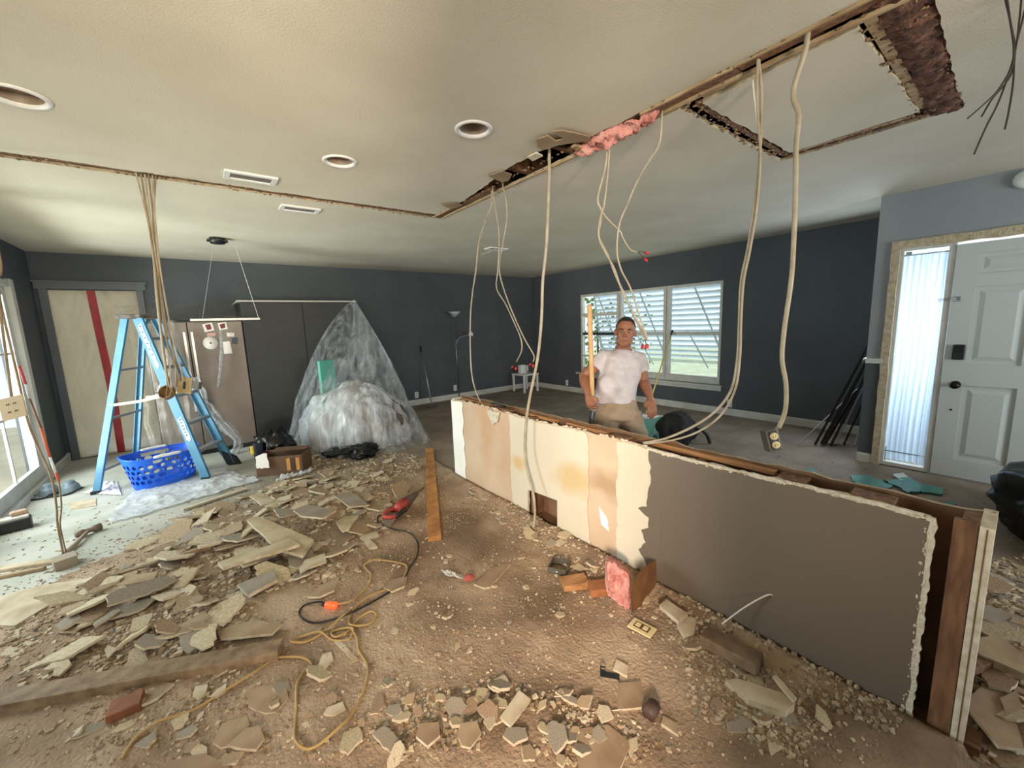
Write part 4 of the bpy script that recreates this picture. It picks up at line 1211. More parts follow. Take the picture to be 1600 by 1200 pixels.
for (p_, s_) in ((fr_f, 1),):
    q.prism([(-.02, 0), (.09, 0), (.05, .09), (-.06, .17), (-.10, .17), (-.04, .06)], -.02, .02, to=lambda u, v, d: p_ + dirn * u + lat * d + Vector((0, 0, v)))
part('rubber_boot', q, M_black, t, 'black corner boot')
M_stk = mat('white_worn_sticker', (214, 222, 226), .6, c2=(160, 190, 206), ns=30)
for (f0, f1, w_) in ((.97, .70, .035), (.40, .24, .04)):
    a = (fr_n + up).lerp(tn + fo, f0); b = (fr_n + up).lerp(tn + fo, f1); z = (b - a).normalized(); x = lat.cross(z).normalized(); y = z.cross(x).normalized()
    off = -lat * .0035
    q = MB(); q.prism(rag([(-w_ / 2, 0), (w_ / 2, .02), (w_ / 2, (b - a).length - .03), (0, (b - a).length), (-w_ / 2, (b - a).length - .02)], .03, .004, 2), 0, .001, to=lambda u, v, d: a + off + x * u + z * v - lat * d)
    lb = part('sticker', q, M_stk, t, 'white worn paper sticker')
    q = MB()
    for k in range(6):
        c = a + off + z * (.03 + k * (b - a).length / 8) - lat * .002
        q.box(c, (.018, .001, .012), rot=Matrix((x, lat, z)).transposed())
    part('printed_marks', q, mat('dark_blue_print', (44, 66, 96), .6), lb)

# ================================================================== LAUNDRY BASKET
bc = Vector((-.42, 5.22, 0))
t = thing('laundry_basket', 'blue perforated plastic laundry basket with white handles under the ladder', 'basket', bc)
M_bsk = mat('bright_blue_plastic', (24, 96, 214), .35)
ang = math.atan2(5.17 - 5.07, .52) + .1
ca, sa_ = math.cos(ang), math.sin(ang)


def ring(th, z):
    k = z / .27
    a_ = .235 + .055 * k; b_ = .165 + .05 * k; e = .75
    c_, s_ = math.cos(th), math.sin(th)
    x = a_ * math.copysign(abs(c_) ** e, c_); y = b_ * math.copysign(abs(s_) ** e, s_)
    return Vector((bc.x + x * ca - y * sa_, bc.y + x * sa_ + y * ca, z))


def rimz(th): return .29 + .035 * abs(math.cos(th)) ** 2 + .02 * abs(math.sin(th)) ** 6
q = MB()
NT, NZ = 264, 56
holes_ = set()
for i in range(NT):
    for j in range(NZ):
        th = (i + .5) / NT; zz = (j + .5) / NZ
        row = int(zz * 6); cz = (row + .5) / 6
        col = th * 24 + .5 * (row % 2); cc = col - math.floor(col) - .5
        if 1 <= row <= 4 and (cc / .36) ** 2 + ((zz - cz) * 6 / .40) ** 2 < 1: holes_.add((i, j))
        c2 = abs((th * 2) % 1 - .5)       # handle slots on the two long sides
        if zz > .82 and zz < .93 and abs(((th - .25) % .5 + .25) % .5 - .25) < .045: holes_.add((i, j))
def bp(i, j, o=0):
    th = 2 * math.pi * i / NT; p = ring(th, max(.001, rimz(th) * j / NZ)); d = (p - bc); d.z = 0
    return p - d.normalized() * o
for o in (0, .004):
    vs = [bp(i, j, o) for j in range(NZ + 1) for i in range(NT)]
    fs = [(j * NT + i, j * NT + (i + 1) % NT, (j + 1) * NT + (i + 1) % NT, (j + 1) * NT + i) for j in range(NZ) for i in range(NT) if (i, j) not in holes_]
    q.add(vs, fs, 0, False)
part('body', q, M_bsk, t)
q = MB(); q.prism([(p.x, p.y) for p in (ring(2 * math.pi * k / 60, 0.0) for k in range(60))], .003, .008); part('bottom', q, M_bsk, t)
q = MB(); q.tube([ring(2 * math.pi * k / 60, rimz(2 * math.pi * k / 60)) for k in range(61)], .007, 8, cap=False); part('rim', q, M_bsk, t)
for s_ in (1, -1):
    pts = []
    for k in range(13):
        th = s_ * math.pi / 2 + (k - 6) / 6 * .25
        pts.append(ring(th, rimz(th) + .008))
    q = MB(); q.tube(pts, [.008] + [.014] * 11 + [.008], 8); part('handle', q, M_whitep, t, 'white handle grip')

# clear film lying on the slab in front of the basket
M_film1 = film('clear_floor_film', (240, 241, 242), .8, .2, 9, .2)
pf_ = [F(165, 822), F(212, 828), F(300, 790), F(398, 752), F(395, 735), F(340, 740), F(295, 755), F(205, 785)]
q = MB()
bl_, br_, tr_, tl_ = F(165, 822), F(300, 793), F(400, 745), F(215, 775)
def ff(u, v):
    a = F(162, 824).lerp(F(405, 752), u); b = F(205, 772).lerp(F(345, 733), u)
    p = a.lerp(b, v)
    p.z = .012 + .035 * max(0, fbm(p.x * 6, p.y * 6, 2) + .15) * math.sin(math.pi * min(1, v * 1.2 + .1)) + .012 * abs(fbm(p.x * 18, p.y * 18))
    p.x += .04 * fbm(v * 6, u * 4); p.y += .05 * fbm(u * 7, v * 3)
    return p
q.grid(ff, 70, 34)
single('plastic_film', q, M_film1, 'crumpled clear plastic film on the slab in front of the blue basket', 'plastic sheet')
q = MB()
def ff2(u, v):
    p = F(130, 772).lerp(F(190, 775), u).lerp(F(180, 745), v * .7); p.z = .01 + .05 * max(0, fbm(u * 5, v * 5, 7) + .3) * math.sin(math.pi * u) * math.sin(math.pi * v)
    return p
q.grid(ff2, 20, 16); single('paper_scrap', q, mat('crumpled_white_paper', (214, 212, 214), .8), 'crumpled white paper by the rear foot of the ladder', 'paper')

# ================================================================== FRIDGE, CABINET, DRAPES
FY = 6.05
t = thing('refrigerator', 'tall beige grey side-by-side refrigerator behind clear plastic, magnets on its door', 'refrigerator', (0, 6.4, 0))
M_frg = mat('satin_fridge_steel', (122, 111, 102), .45, .15, c2=(114, 103, 94), ns=3)
FT = PY(400, 500, FY).z
q = MB(); q.bb((-.45, FY + .06, .03), (.46, 6.8, FT)); part('body', q, mat('fridge_case', (92, 88, 84), .6), t)
xs_ = PY(306, 600, FY).x
q = MB(); q.bb((-.45, FY, .06), (xs_ - .004, FY + .055, FT - .01)); part('door', q, M_frg, t, bev=.006)
q = MB(); q.bb((xs_ + .004, FY, .06), (.46, FY + .055, FT - .01)); dd = part('door', q, M_frg, t, 'right fridge door with magnets and notes', .006)
for sx in (-.035, .035):
    x = xs_ + sx; z0, z1 = .55, 1.48
    q = MB(); q.bar((x, FY - .045, z0), (x, FY - .045, z1), .022, .02, (0, 1, 0)); q.bb((x - .009, FY - .045, z0 + .02), (x + .009, FY, z0 + .05)); q.bb((x - .009, FY - .045, z1 - .05), (x + .009, FY, z1 - .02)); part('handle', q, mat('pale_handle', (206, 200, 190), .3, .3), t)
q = MB(); q.bb((-.44, FY + .03, 0), (.45, FY + .06, .06)); part('toe_grille', q, M_black, t)
M_note = mat('white_note', (222, 216, 208), .7)
def magnet(pix, nm, mm, lab, th=.004):
    q = MB(); pts = [PY(a, b, FY) for a, b in pix]
    q.prism([(p.x, p.z) for p in pts], FY - th, FY, to=lambda a, b, d: (a, d, b)); return part(nm, q, mm, dd, lab)
M_mg = mat('dark_red_print', (110, 44, 40), .6)
magnet([(316, 507), (331, 504), (335, 516), (320, 519)], 'magnet', M_note, 'white letter tile magnet')
magnet([(340, 505), (353, 503), (356, 514), (343, 516)], 'magnet', M_note, 'second white letter tile magnet')
magnet([(320, 508), (328, 506), (331, 514), (324, 516)], 'magnet_print', M_mg, None, .006)
magnet([(343, 507), (351, 505), (352, 512), (345, 514)], 'magnet_print', M_mg, None, .006)
magnet([(323, 521), (337, 520), (336, 525), (324, 526)], 'magnet', mat('rose_magnet', (190, 150, 140), .6), None)
magnet([(354, 520), (366, 520), (366, 526), (355, 526)], 'magnet', M_note, None)
magnet([(362, 528), (372, 527), (371, 538), (362, 537)], 'magnet', mat('slate_magnet', (74, 78, 88), .6), 'slate blue magnet')
magnet([(348, 534), (359, 533), (363, 552), (350, 553)], 'note', M_note, 'white paper note')
cc = PY(329, 536, FY); q = MB(); q.lathe(cc, [(0, 0), (.075, 0), (.075, .008), (.0, .012)], 24, 0, (0, -1, 0)); ck = part('round_clock', q, M_note, dd, 'round white dial magnet')
q = MB(); q.lathe(cc + Vector((0, -.012, 0)), [(0, 0), (.01, 0), (.01, .003), (0, .003)], 10, 0, (0, -1, 0)); part('hub', q, M_black, dd)

CT = PY(555, 470, FY)
t = thing('tall_cabinet', 'tall near-black cupboard block between the fridge and the plastic tent', 'cabinet', (1.15, 6.5, 0))
M_cab = mat('charcoal_cabinet_paint', (44, 45, 45), .6, c2=(38, 39, 39), ns=3)
q = MB(); q.bb((.47, FY + .02, .0), (CT.x, 6.95, CT.z - .02)); part('body', q, M_cab, t)
for (a, b) in ((.47, 1.16), (1.165, CT.x)):
    q = MB(); q.bb((a + .003, FY, .10), (b - .003, FY + .02, CT.z - .03)); part('door', q, M_cab, t, bev=.003)
q = MB(); q.bb((.44, FY - .01, CT.z - .02), (CT.x + .01, 6.96, CT.z)); part('top_board', q, mat('pale_top_edge', (168, 164, 156), .6), t, 'thin pale top board')
M_film2 = film('thin_clear_drape', (196, 190, 178), .22, .14, 5, .3)
q = MB()
def dr1(u, v):
    a = Vector((-.52, 6.01, FT + .01)).lerp(Vector((.62, 6.01, FT + .01)), u); b = Vector((-.75, 6.93, 1.83)).lerp(Vector((1.0, 6.93, CT.z + .1)), u)
    p = a.lerp(b, v); p.z += -.05 * math.sin(math.pi * v) * (1 - u) + .012 * fbm(p.x * 5, p.y * 5)
    return p
q.grid(dr1, 30, 16)
def dr2(u, v):
    x = -.56 + u * .40; z = (FT + .01) * (1 - v) + .05 * v
    return (x + .03 * fbm(z * 3, u * 3), 5.97 - .05 * v + .03 * fbm(x * 9, z * 2.5, 3) + .015 * math.sin(u * 21 + z * 3), z)
q.grid(dr2, 40, 60)
single('plastic_drape', q, M_film2, 'clear dust sheet hanging over the top and left half of the fridge', 'plastic sheet')
M_film3 = film('milky_twisted_film', (228, 230, 232), .5, .3, 10, .2)
def ribbon(pts, wd, seed, label):
    q = MB(); sp_ = smooth(pts, 8); n_ = len(sp_) - 1
    def fn(u, v):
        i = min(int(v * n_), n_ - 1); f__ = v * n_ - i; p = sp_[i].lerp(sp_[i + 1], f__); tdir = (sp_[i + 1] - sp_[i]).normalized()
        s_ = Vector((1, .1, 0)); s_ = (s_ - tdir * s_.dot(tdir)).normalized()
        w_ = wd * (.55 + .6 * abs(fbm(v * 4, seed)))
        return p + s_ * (u - .5) * w_ + Vector((0, -1, 0)) * (.025 * math.sin(u * 14 + v * 6) + .02 * fbm(u * 4, v * 8, seed))
    q.grid(fn, 18, 60); return single('plastic_drape', q, M_film3, label, 'plastic sheet')
ribbon([PY(302, 590, 5.95), PY(318, 630, 5.93), PY(345, 660, 5.9), PY(372, 688, 5.85), PY(366, 712, 5.8)], .16, 1, 'milky twisted film falling in front of the fridge handles to the floor')
ribbon([PY(345, 515, 5.98), PY(346, 550, 5.98), PY(344, 580, 5.98), PY(341, 605, 5.98)], .05, 4, 'narrow milky film strip hanging below the fridge magnets')
ribbon([PY(262, 545, 5.9), PY(262, 580, 5.9), PY(248, 620, 5.88)], .12, 6, 'bright crumpled film seen between the ladder rails')
# clear tent
M_tent = film('clear_tent_film', (214, 222, 228), .24, .22, 2.6, .12, (5, 5, .30), .8, .25)  # stretched noise paints creases and their whitish window highlights into the film
ap = Vector((CT.x - .02, FY - .03, CT.z + .02))
c0 = Vector((1.46, 5.14, 0)); eR = Vector((.80, -.60, 0)); eF = Vector((-.60, -.80, 0))
q = MB()
def tent(u, v):
    th = 2 * math.pi * u
    lean = max(0, -math.cos(th))
    fl_ = 1 + .10 * max(0, v - .86) / .14
    r1, r2 = .82 * fl_, .50 * fl_
    bp_ = c0 + eR * r1 * math.cos(th) + eF * r2 * math.sin(th)
    p = ap.lerp(bp_, v)
    d = (eR * math.cos(th) + eF * math.sin(th))
    fold = .055 * v * math.sin(th * 9 + 1.5 * fbm(th * 2, v * 1.2)) * (.4 + .6 * v) + .022 * v * math.sin(th * 23 + 4 * v) + .03 * v * fbm(th * 5, v * 5, 2)
    bul = .22 * lean * math.sin(math.pi * min(1, v) ** .7) + .07 * math.sin(math.pi * v) * (1 - lean)
    p = p + d * (fold + bul)
    p.z = max(p.z, .01 + .03 * abs(fbm(th * 7, v * 9)) * (v > .9))
    return p
q.grid(tent, 260, 90)
single('plastic_tent', q, M_tent, 'large clear plastic sheet hung like a tent over covered household goods', 'plastic sheet')
# goods under the tent
def lump(name, c, r, mm, label, cat, seed, amp=.22, fr=2.2, flat=True, n=44, parent=None, group=None, rot=0):
    c = Vector(c); q = MB(); cr_, sr_ = math.cos(rot), math.sin(rot)
    def fn(u, v):
        th = 2 * math.pi * u; ph = math.pi * v
        d = Vector((math.sin(ph) * math.cos(th), math.sin(ph) * math.sin(th), math.cos(ph)))
        k = 1 + amp * noise.fractal(d * fr + Vector((seed, 0, 0)), 1, 2, 4) + amp * .5 * abs(noise.noise(d * fr * 3 + Vector((0, seed, 0))))
        x, y, z = d.x * r[0] * k, d.y * r[1] * k, d.z * r[2] * k
        p = Vector((c.x + x * cr_ - y * sr_, c.y + x * sr_ + y * cr_, c.z + z))
        if flat: p.z = max(p.z, c.z - r[2] * .82)
        return p
    q.grid(fn, n, n // 2)
    return single(name, q, mm, label, cat, group) if parent is None else part(name, q, mm, parent, label)
M_teal = mat('teal_tub', (84, 168, 152), .5); 
cb = c0 + Vector((-.20, .36, 0))
t = thing('teal_folding_board', 'teal board standing upright inside the left side of the plastic tent', 'board', cb)
q = MB(); q.box(cb + Vector((0, 0, .57)), (.26, .04, 1.0), .6); part('panel', q, M_teal, t, bev=.006)
q = MB(); q.box(cb + Vector((.02, .06, .035)), (.34, .20, .07), .6); part('foot', q, M_whitep, t, bev=.006)
M_wb = mat('white_bundle_cloth', (158, 158, 158), .85)
lump('white_bundle', c0 + Vector((.0, .02, .36)), (.36, .30, .44), M_wb, 'big white bundle of covers inside the plastic tent', 'bundle', 3, .14, 1.6)
q = MB()
def inn(u, v):
    th = 2 * math.pi * u; ph = math.pi * (.04 + v * .56); d = Vector((math.sin(ph) * math.cos(th), math.sin(ph) * math.sin(th), math.cos(ph))); k = 1 + .10 * fbm(d.x * 3, d.y * 3, d.z * 2) + .045 * math.sin(th * 17 + 2 * fbm(d.x * 3, d.y * 3)) * v
    p = c0 + eR * d.x * .66 * k + eF * d.y * .44 * k; p.z = .12 + .66 * d.z * k
    if d.z < 0: p.z = .12 + .3 * d.z
    return p
q.grid(inn, 150, 50)
single('plastic_wrap', q, film('crinkled_inner_film', (232, 236, 240), .5, .42, 3, .1, (5, 5, .6), 1.0, .4), 'second crinkled clear sheet wrapped over the goods inside the tent', 'plastic sheet')
lump('grey_bundle', c0 + Vector((.38, -.22, .26)), (.20, .20, .26), mat('grey_brown_cloth', (92, 84, 78), .9), 'dark grey bundle in the right part of the plastic tent', 'bundle', 8, .14, 1.6)
lump('white_cushion', c0 + Vector((-.34, .02, .22)), (.22, .18, .27), M_wb, 'pale cushion low inside the left of the plastic tent', 'cushion', 12, .12, 1.6)

# ================================================================== BAGS, BOX, TOOLS ON THE FLOOR
bg_ = F(572, 722) + Vector((0, .06, 0))
lump('black_bag', F(540, 712) + Vector((.0, .0, .05)), (.22, .12, .065), M_bag, 'flat black plastic bag before the tent, left one', 'bag', 1, .3, 2.5, rot=-.4)
lump('black_bag', F(570, 714) + Vector((.0, .0, .065)), (.16, .12, .08), M_bag, 'folded black plastic bag before the tent, right one', 'bag', 5, .35, 2.5, rot=.3)
lump('dark_film_heap', F(580, 692) + Vector((.05, .05, .07)), (.36, .14, .09), mat('smoky_film', (48, 46, 46), .2, bump=.8, bs=12, spec=.8), 'smoky dark film heap under the tent edge', 'bag', 9, .35, 2.5, rot=-.6)
bb = F(432, 728)
t = thing('tool_bag', 'black bag stuffed with film behind the open cardboard box', 'bag', bb)
lump('bag_body', bb + Vector((.02, .12, .17)), (.19, .14, .20), M_bag, None, None, 14, .35, 2.4, parent=t)
q = MB(); q.box(bb + Vector((-.14, .05, .14)), (.09, .12, .28)); part('side_pocket', q, mat('dark_navy_fabric', (26, 30, 46), .8), t, bev=.02)
q = MB(); q.box(bb + Vector((-.195, .05, .21)), (.035, .05, .09)); part('yellow_grip', q, mat('yellow_grip', (220, 190, 50), .5), t, 'yellow tool grip', .01)
bc2 = F(447, 742)
t = thing('cardboard_box', 'open cardboard box with a torn white flap on the rubble edge', 'box', bc2)
M_card = mat('brown_cardboard', (96, 70, 50), .85, c2=(92, 66, 46), ns=6); M_cin = mat('dark_cardboard', (48, 36, 28), .9)
ox = Vector((.86, -.50, 0)); oy = Vector((.50, .86, 0)); Rb = Matrix((ox, oy, Vector((0, 0, 1)))).transposed(); o_ = bc2 + Vector((.02, .14, 0))
bw, bd, bh = .44, .26, .20
for (c, d, nm, mm, lb) in [((0, -bd / 2, bh / 2), (bw, .006, bh), 'front_panel', M_card, None), ((0, bd / 2, bh / 2), (bw, .006, bh), 'rear_panel', M_card, None), ((-bw / 2, 0, bh / 2), (.006, bd, bh), 'side_panel', M_card, None), ((bw / 2, 0, bh / 2), (.006, bd, bh), 'side_panel', M_card, None), ((0, 0, .004), (bw, bd, .006), 'bottom_panel', M_card, None), ((.05, bd / 2 - .05, bh + .02), (bw - .1, .12, .005), 'top_flap', M_card, 'half closed top flap')]:
    q = MB(); q.box(o_ + Rb @ Vector(c), d, rot=Rb); part(nm, q, mm, t, lb)
q = MB(); q.prism(rag([(-.20, .10), (-.08, .10), (-.09, .25), (-.15, .24), (-.20, .22)], .03, .006, 2), 0, .006, to=lambda a, b, d: o_ + Rb @ Vector((a, -bd / 2 - .03 - d, b))); part('torn_flap', q, M_note, t, 'torn white flap')
for k in range(3):
    q = MB(); q.box(o_ + Rb @ Vector((.09 + k * .045, -bd / 2 - .005, .11)), (.035, .002, .13), rot=Rb); part('printed_patch', q, mat('ochre_print', (176, 128, 62), .7) if k != 1 else mat('dark_print', (60, 40, 30), .7), t)
q = MB()
def wr(u, v):
    p = F(435, 752).lerp(F(487, 738), u) + oy * (v * .12 - .06); p.z = hgt(p.x, p.y) + .015 + .05 * abs(fbm(u * 6, v * 4, 3))
    return p
q.grid(wr, 30, 12); single('film_wrapper', q, M_film1, 'crumpled white film wrapper at the foot of the cardboard box', 'wrapper')

# knee pads
t = thing('knee_pads', 'pair of grey hard shell knee pads on the slab by the patio door', 'knee pads', F(92, 772))
M_kp = mat('blue_grey_shell', (96, 110, 118), .4, c2=(128, 140, 146), ns=8)
for k, (px, py) in enumerate(((76, 774), (109, 769))):
    c = F(px, py) + Vector((0, .05, 0))
    q = MB()
    def kp_(u, v):
        th = 2 * math.pi * u; r = v
        return c + Vector((.075 * r * math.cos(th), .09 * r * math.sin(th), .10 * (1 - r ** 2.5) + .008 * math.sin(r * 18) * (r > .3) + .004))
    q.grid(kp_, 28, 12); part('shell', q, M_kp, t)
    q = MB(); q.tube(smooth([c + Vector((-.09, -.03, .02)), c + Vector((-.13, -.10, .01)), c + Vector((.0, -.15, .01)), c + Vector((.09, -.05, .02))]), .009, 6); part('strap', q, M_black, t)
# small black tray with sponge
c = F(22, 832) + Vector((0, .05, 0))
t = thing('black_tray', 'small black box with a pale sponge on top at the left edge', 'box', c)
q = MB(); q.box(c + Vector((0, 0, .045)), (.17, .10, .08), .15); part('body', q, M_black, t, bev=.006)
q = MB(); q.box(c + Vector((0, .01, .095)), (.15, .085, .02), .15); part('lid', q, mat('pale_lid', (200, 194, 184), .7), t, bev=.004)
q = MB(); q.box(c + Vector((.02, .04, .122)), (.09, .06, .035), .3); part('sponge', q, mat('tan_sponge', (170, 142, 118), .95, bump=.6), t, bev=.01)
# hammer
t = thing('hammer', 'heavy dusty hammer lying on the slab next to the box on wires', 'hammer', F(140, 832))
M_hm = mat('dusty_iron', (120, 104, 90), .6, .4)
a, b = F(118, 836, .03), F(158, 822, .03)
q = MB(); q.tube([a, a.lerp(b, .3), a.lerp(b, .38), a.lerp(b, .62), a.lerp(b, .7), b], [.024, .024, .018, .018, .026, .026], 14); part('head', q, M_hm, t)
q = MB(); q.tube([a.lerp(b, .5), F(118, 850, .02), F(98, 868, .015)], [.012, .015, .016], 10); part('handle', q, mat('worn_handle', (150, 132, 112), .7), t)

# reciprocating saw
t = thing('reciprocating_saw', 'red and black reciprocating saw lying beside the upright plank', 'power tool', F(630, 795))
M_redt = mat('red_tool_shell', (176, 66, 62), .5, c2=(150, 60, 52), ns=8); M_gt = mat('grey_rubber', (96, 82, 72), .7)
a, b = F(610, 806, .06), F(652, 772, .05)
hz_ = hgt(1.15, 3.0)
for v_ in (a, b): v_.z += hz_
ax = (b - a).normalized(); sd_ = Vector((0, 0, 1)).cross(ax).normalized()
q = MB(); q.tube([a.lerp(b, .30), a.lerp(b, .5), a.lerp(b, .62), a.lerp(b, .8), a.lerp(b, .98)], [(.035, .03), (.042, .04), (.04, .038), (.03, .028), (.018, .018)], 14); part('gear_housing', q, M_gt, t)
q = MB(); q.tube([a.lerp(b, .22), a.lerp(b, .30), a.lerp(b, .52)], [(.03, .03), (.042, .04), (.044, .042)], 14); part('motor_shell', q, M_redt, t, 'red motor shell')
q = MB(); q.tube(smooth([a.lerp(b, .30) + sd_ * .02, a.lerp(b, .12) + sd_ * .05, a.lerp(b, -.08) + sd_ * .03, a.lerp(b, -.10) - sd_ * .03, a.lerp(b, .05) - sd_ * .055, a.lerp(b, .28) - sd_ * .03]), .016, 10); part('grip', q, M_redt, t)
q = MB(); q.tube([a.lerp(b, -.05) - sd_ * .055, a.lerp(b, .25) - sd_ * .07], .018, 10); part('lower_grip', q, M_black, t)
q = MB(); q.bar(b, b + ax * .12, .003, .02, (0, 0, 1)); part('blade', q, M_steel, t)
t.location.z = 0
# cords
def G(px, py, r=.004):
    p = F(px, py); z = hgt(p.x, p.y) + r + .006; q_ = F(px, py, z); return q_
def cord(name, pix, r, mm, label, cat, n=7, parent=None, lift=0):
    q = MB(); q.tube(smooth([G(a_, b_, r) + Vector((0, 0, lift + .01 * (k % 3 == 1))) for k, (a_, b_) in enumerate(pix)], 7), r, n)
    return single(name, q, mm, label, cat) if parent is None else part(name, q, mm, parent, label)
M_yc = mat('yellow_cord_jacket', (166, 136, 84), .5)
cord('power_cord', [(610, 806), (592, 808), (592, 817), (612, 826), (638, 834), (652, 846), (652, 868), (640, 890), (628, 910), (600, 930), (560, 955), (520, 968), (490, 973), (472, 968), (468, 955), (478, 945), (500, 943), (508, 944)], .005, M_black, 'black saw cord curling over to the glowing orange plug', 'cord')
cord('extension_cord', [(526, 944), (545, 943), (560, 930), (575, 915), (580, 900), (573, 890), (570, 882), (585, 877), (610, 877), (632, 882), (636, 892), (628, 905), (610, 918), (575, 935), (555, 950), (545, 970), (552, 980), (575, 975), (588, 962), (580, 958), (562, 965), (545, 985), (525, 998), (518, 988), (535, 982), (552, 985), (545, 998), (520, 1000), (500, 990), (475, 993), (457, 1000), (458, 1006), (480, 1002), (510, 985), (535, 965), (548, 955)], .0055, M_yc, 'tangled yellow extension cord loops in the middle of the rubble', 'cord')
cord('extension_cord', [(548, 980), (558, 1000), (560, 1015), (572, 1035), (575, 1055), (566, 1085), (550, 1115), (530, 1140), (500, 1162), (480, 1170), (465, 1165), (460, 1145), (463, 1110), (464, 1075), (475, 1050), (487, 1038), (470, 1030), (430, 1028), (415, 1038), (395, 1055), (350, 1080), (300, 1110), (250, 1130), (215, 1150), (190, 1185)], .0055, M_yc, 'yellow cord loop running forward and off to the lower left', 'cord')
t = thing('cord_plug', 'glowing orange red cord connector in the middle of the rubble', 'plug', G(517, 946))
p0, p1 = G(508, 945, .014), G(526, 946, .014)
q = MB(); q.tube([p0, p0.lerp(p1, .1), p0.lerp(p1, .9), p1], [.010, .016, .017, .012], 12)
M_or = mat('lit_orange_plug', (255, 74, 34), .4, emit=1.6); part('lit_body', q, M_or, t)
q = MB(); q.tube([p0 - (p1 - p0) * .35, p0], [.006, .011], 10); part('strain_relief', q, M_black, t)
# electrical metal box, wirenuts, receptacle plate, bracket, cap
def obox(c, sx, sy, h, rz, mm, t_=.004, open_=True):
    q = MB(); R = Matrix.Rotation(rz, 3, 'Z'); c = Vector(c)
    q.box(c + R @ Vector((0, 0, t_ / 2)), (sx, sy, t_), rot=R)
    for s_ in (-1, 1):
        q.box(c + R @ Vector((s_ * sx / 2, 0, h / 2)), (t_, sy, h), rot=R); q.box(c + R @ Vector((0, s_ * sy / 2, h / 2)), (sx, t_, h), rot=R)
    return q
M_gal = mat('galvanised_steel', (112, 108, 98), .5, .5, c2=(92, 86, 76), ns=9)
bx = F(874, 893); bx.z = hgt(bx.x, bx.y)
t = thing('junction_box', 'open square grey metal electrical box by the cream half wall', 'electrical box', bx)
part('box', obox(bx, .105, .105, .05, .5, M_gal), M_gal, t)
q = MB()
for k in range(4): q.lathe(bx + Matrix.Rotation(.5 + k * math.pi / 2, 3, 'Z') @ Vector((.054, 0, .026)), [(0, 0), (.011, 0), (.011, .0015), (0, .0015)], 10, 0, Matrix.Rotation(.5 + k * math.pi / 2, 3, 'Z') @ Vector((1, 0, 0)))
part('knockout', q, M_steel, t, kind='stuff')
pl_ = F(1003, 985); pl_.z = hgt(pl_.x, pl_.y) + .01
t = thing('receptacle_plate', 'cream square cover plate with a socket lying face up on the dust', 'outlet', pl_)
Rp = Matrix.Rotation(.15, 3, 'Z'); M_iv = mat('ivory_plate', (226, 206, 158), .45)
q = MB(); q.box(pl_ + Vector((0, 0, .004)), (.075, .115, .006), rot=Rp); part('plate', q, M_iv, t, bev=.003)
q = MB(); q.box(pl_ + Vector((0, 0, .008)), (.036, .07, .004), rot=Rp); rr_ = part('socket_frame', q, mat('brown_socket', (96, 72, 44), .5), t)
for s_ in (-1, 1):
    q = MB(); q.box(pl_ + Rp @ Vector((0, s_ * .018, .011)), (.024, .022, .003), rot=Rp); part('socket', q, M_iv, t)
bk = F(953, 1058); bk.z = hgt(bk.x, bk.y)
q = MB(); Rk = Matrix.Rotation(-.9, 3, 'Z'); q.box(bk + Vector((0, 0, .006)), (.075, .026, .004), rot=Rk); q.box(bk + Rk @ Vector((-.037, 0, .018)), (.004, .026, .03), rot=Rk); q.box(bk + Rk @ Vector((-.028, .008, .032)), (.022, .004, .004), rot=Rk); q.box(bk + Rk @ Vector((-.028, -.008, .032)), (.022, .004, .004), rot=Rk)
single('metal_bracket', q, mat('dark_blued_steel', (44, 50, 54), .45, .5), 'small bent dark metal bracket above the smooth square board', 'bracket')
cp = F(1018, 1122); cp.z = hgt(cp.x, cp.y)
q = MB(); q.lathe(cp + Vector((-.02, 0, .024)), [(.0, .0), (.024, 0), (.024, .055), (.019, .055), (.018, .01), (0, .01)], 20, 0, (1, .2, 0)); single('pipe_cap', q, mat('brown_black_pipe', (74, 54, 44), .6), 'dark brown pipe stub lying right of the smooth square board', 'pipe')
cc_ = F(715, 900)
q = MB()
def sc(u, v):
    p = F(693, 897).lerp(F(726, 905), u) + Vector((.0, .07 * (v - .5), 0)); p.z = hgt(p.x, p.y) + .008 + .03 * abs(fbm(u * 5, v * 4, 8)) * math.sin(math.pi * u); return p
q.grid(sc, 24, 12); t_ = single('bag_scrap', q, mat('grey_white_scrap', (196, 190, 178), .6), 'crumpled whitish bag scrap with a red end on the dust', 'scrap')
q = MB(); c = F(733, 908) + Vector((0, 0, .02)); 
def rd(u, v):
    th = 2 * math.pi * u; return c + Vector((.035 * v * math.cos(th), .03 * v * math.sin(th), .02 * (1 - v * v) + .006 * fbm(u * 9, v * 4)))
q.grid(rd, 16, 6); part('red_end', q, mat('faded_red_cloth', (170, 84, 78), .8), t_, 'faded red end')
# pink insulation batt with brown paper
t = thing('insulation_batt', 'pink fibreglass batt with brown paper facing against the half wall', 'insulation', F(985, 940))
q = MB()
pa, pb = F(944, 926), F(986, 958)
def bt(u, v):
    th = 2 * math.pi * u
    base_ = pa.lerp(pb, v); sh_ = (1 - abs(2 * v - 1) ** 8) ** .5
    c_, s_ = math.cos(th), math.sin(th)
    e_ = .55
    off = Vector((.80, .60, 0)) * (.065 * math.copysign(abs(c_) ** e_, c_) + .06)
    p = base_ + Vector((.064, .048, 0)) + (off - Vector((.064, .048, 0))) * sh_ * 1.3; p.z = .09 + .085 * sh_ * math.copysign(abs(s_) ** e_, s_)
    n_ = fbm(p.x * 26, p.y * 26, p.z * 26)
    return p + Vector((.034 * n_, .028 * n_, .026 * fbm(p.x * 20, p.z * 20, 4)))
q.grid(bt, 60, 30); part('fibre', q, M_pink, t, 'pink fibreglass')
q = MB()
k0, k1 = F(987, 962, .0), F(1024, 925, 0.)
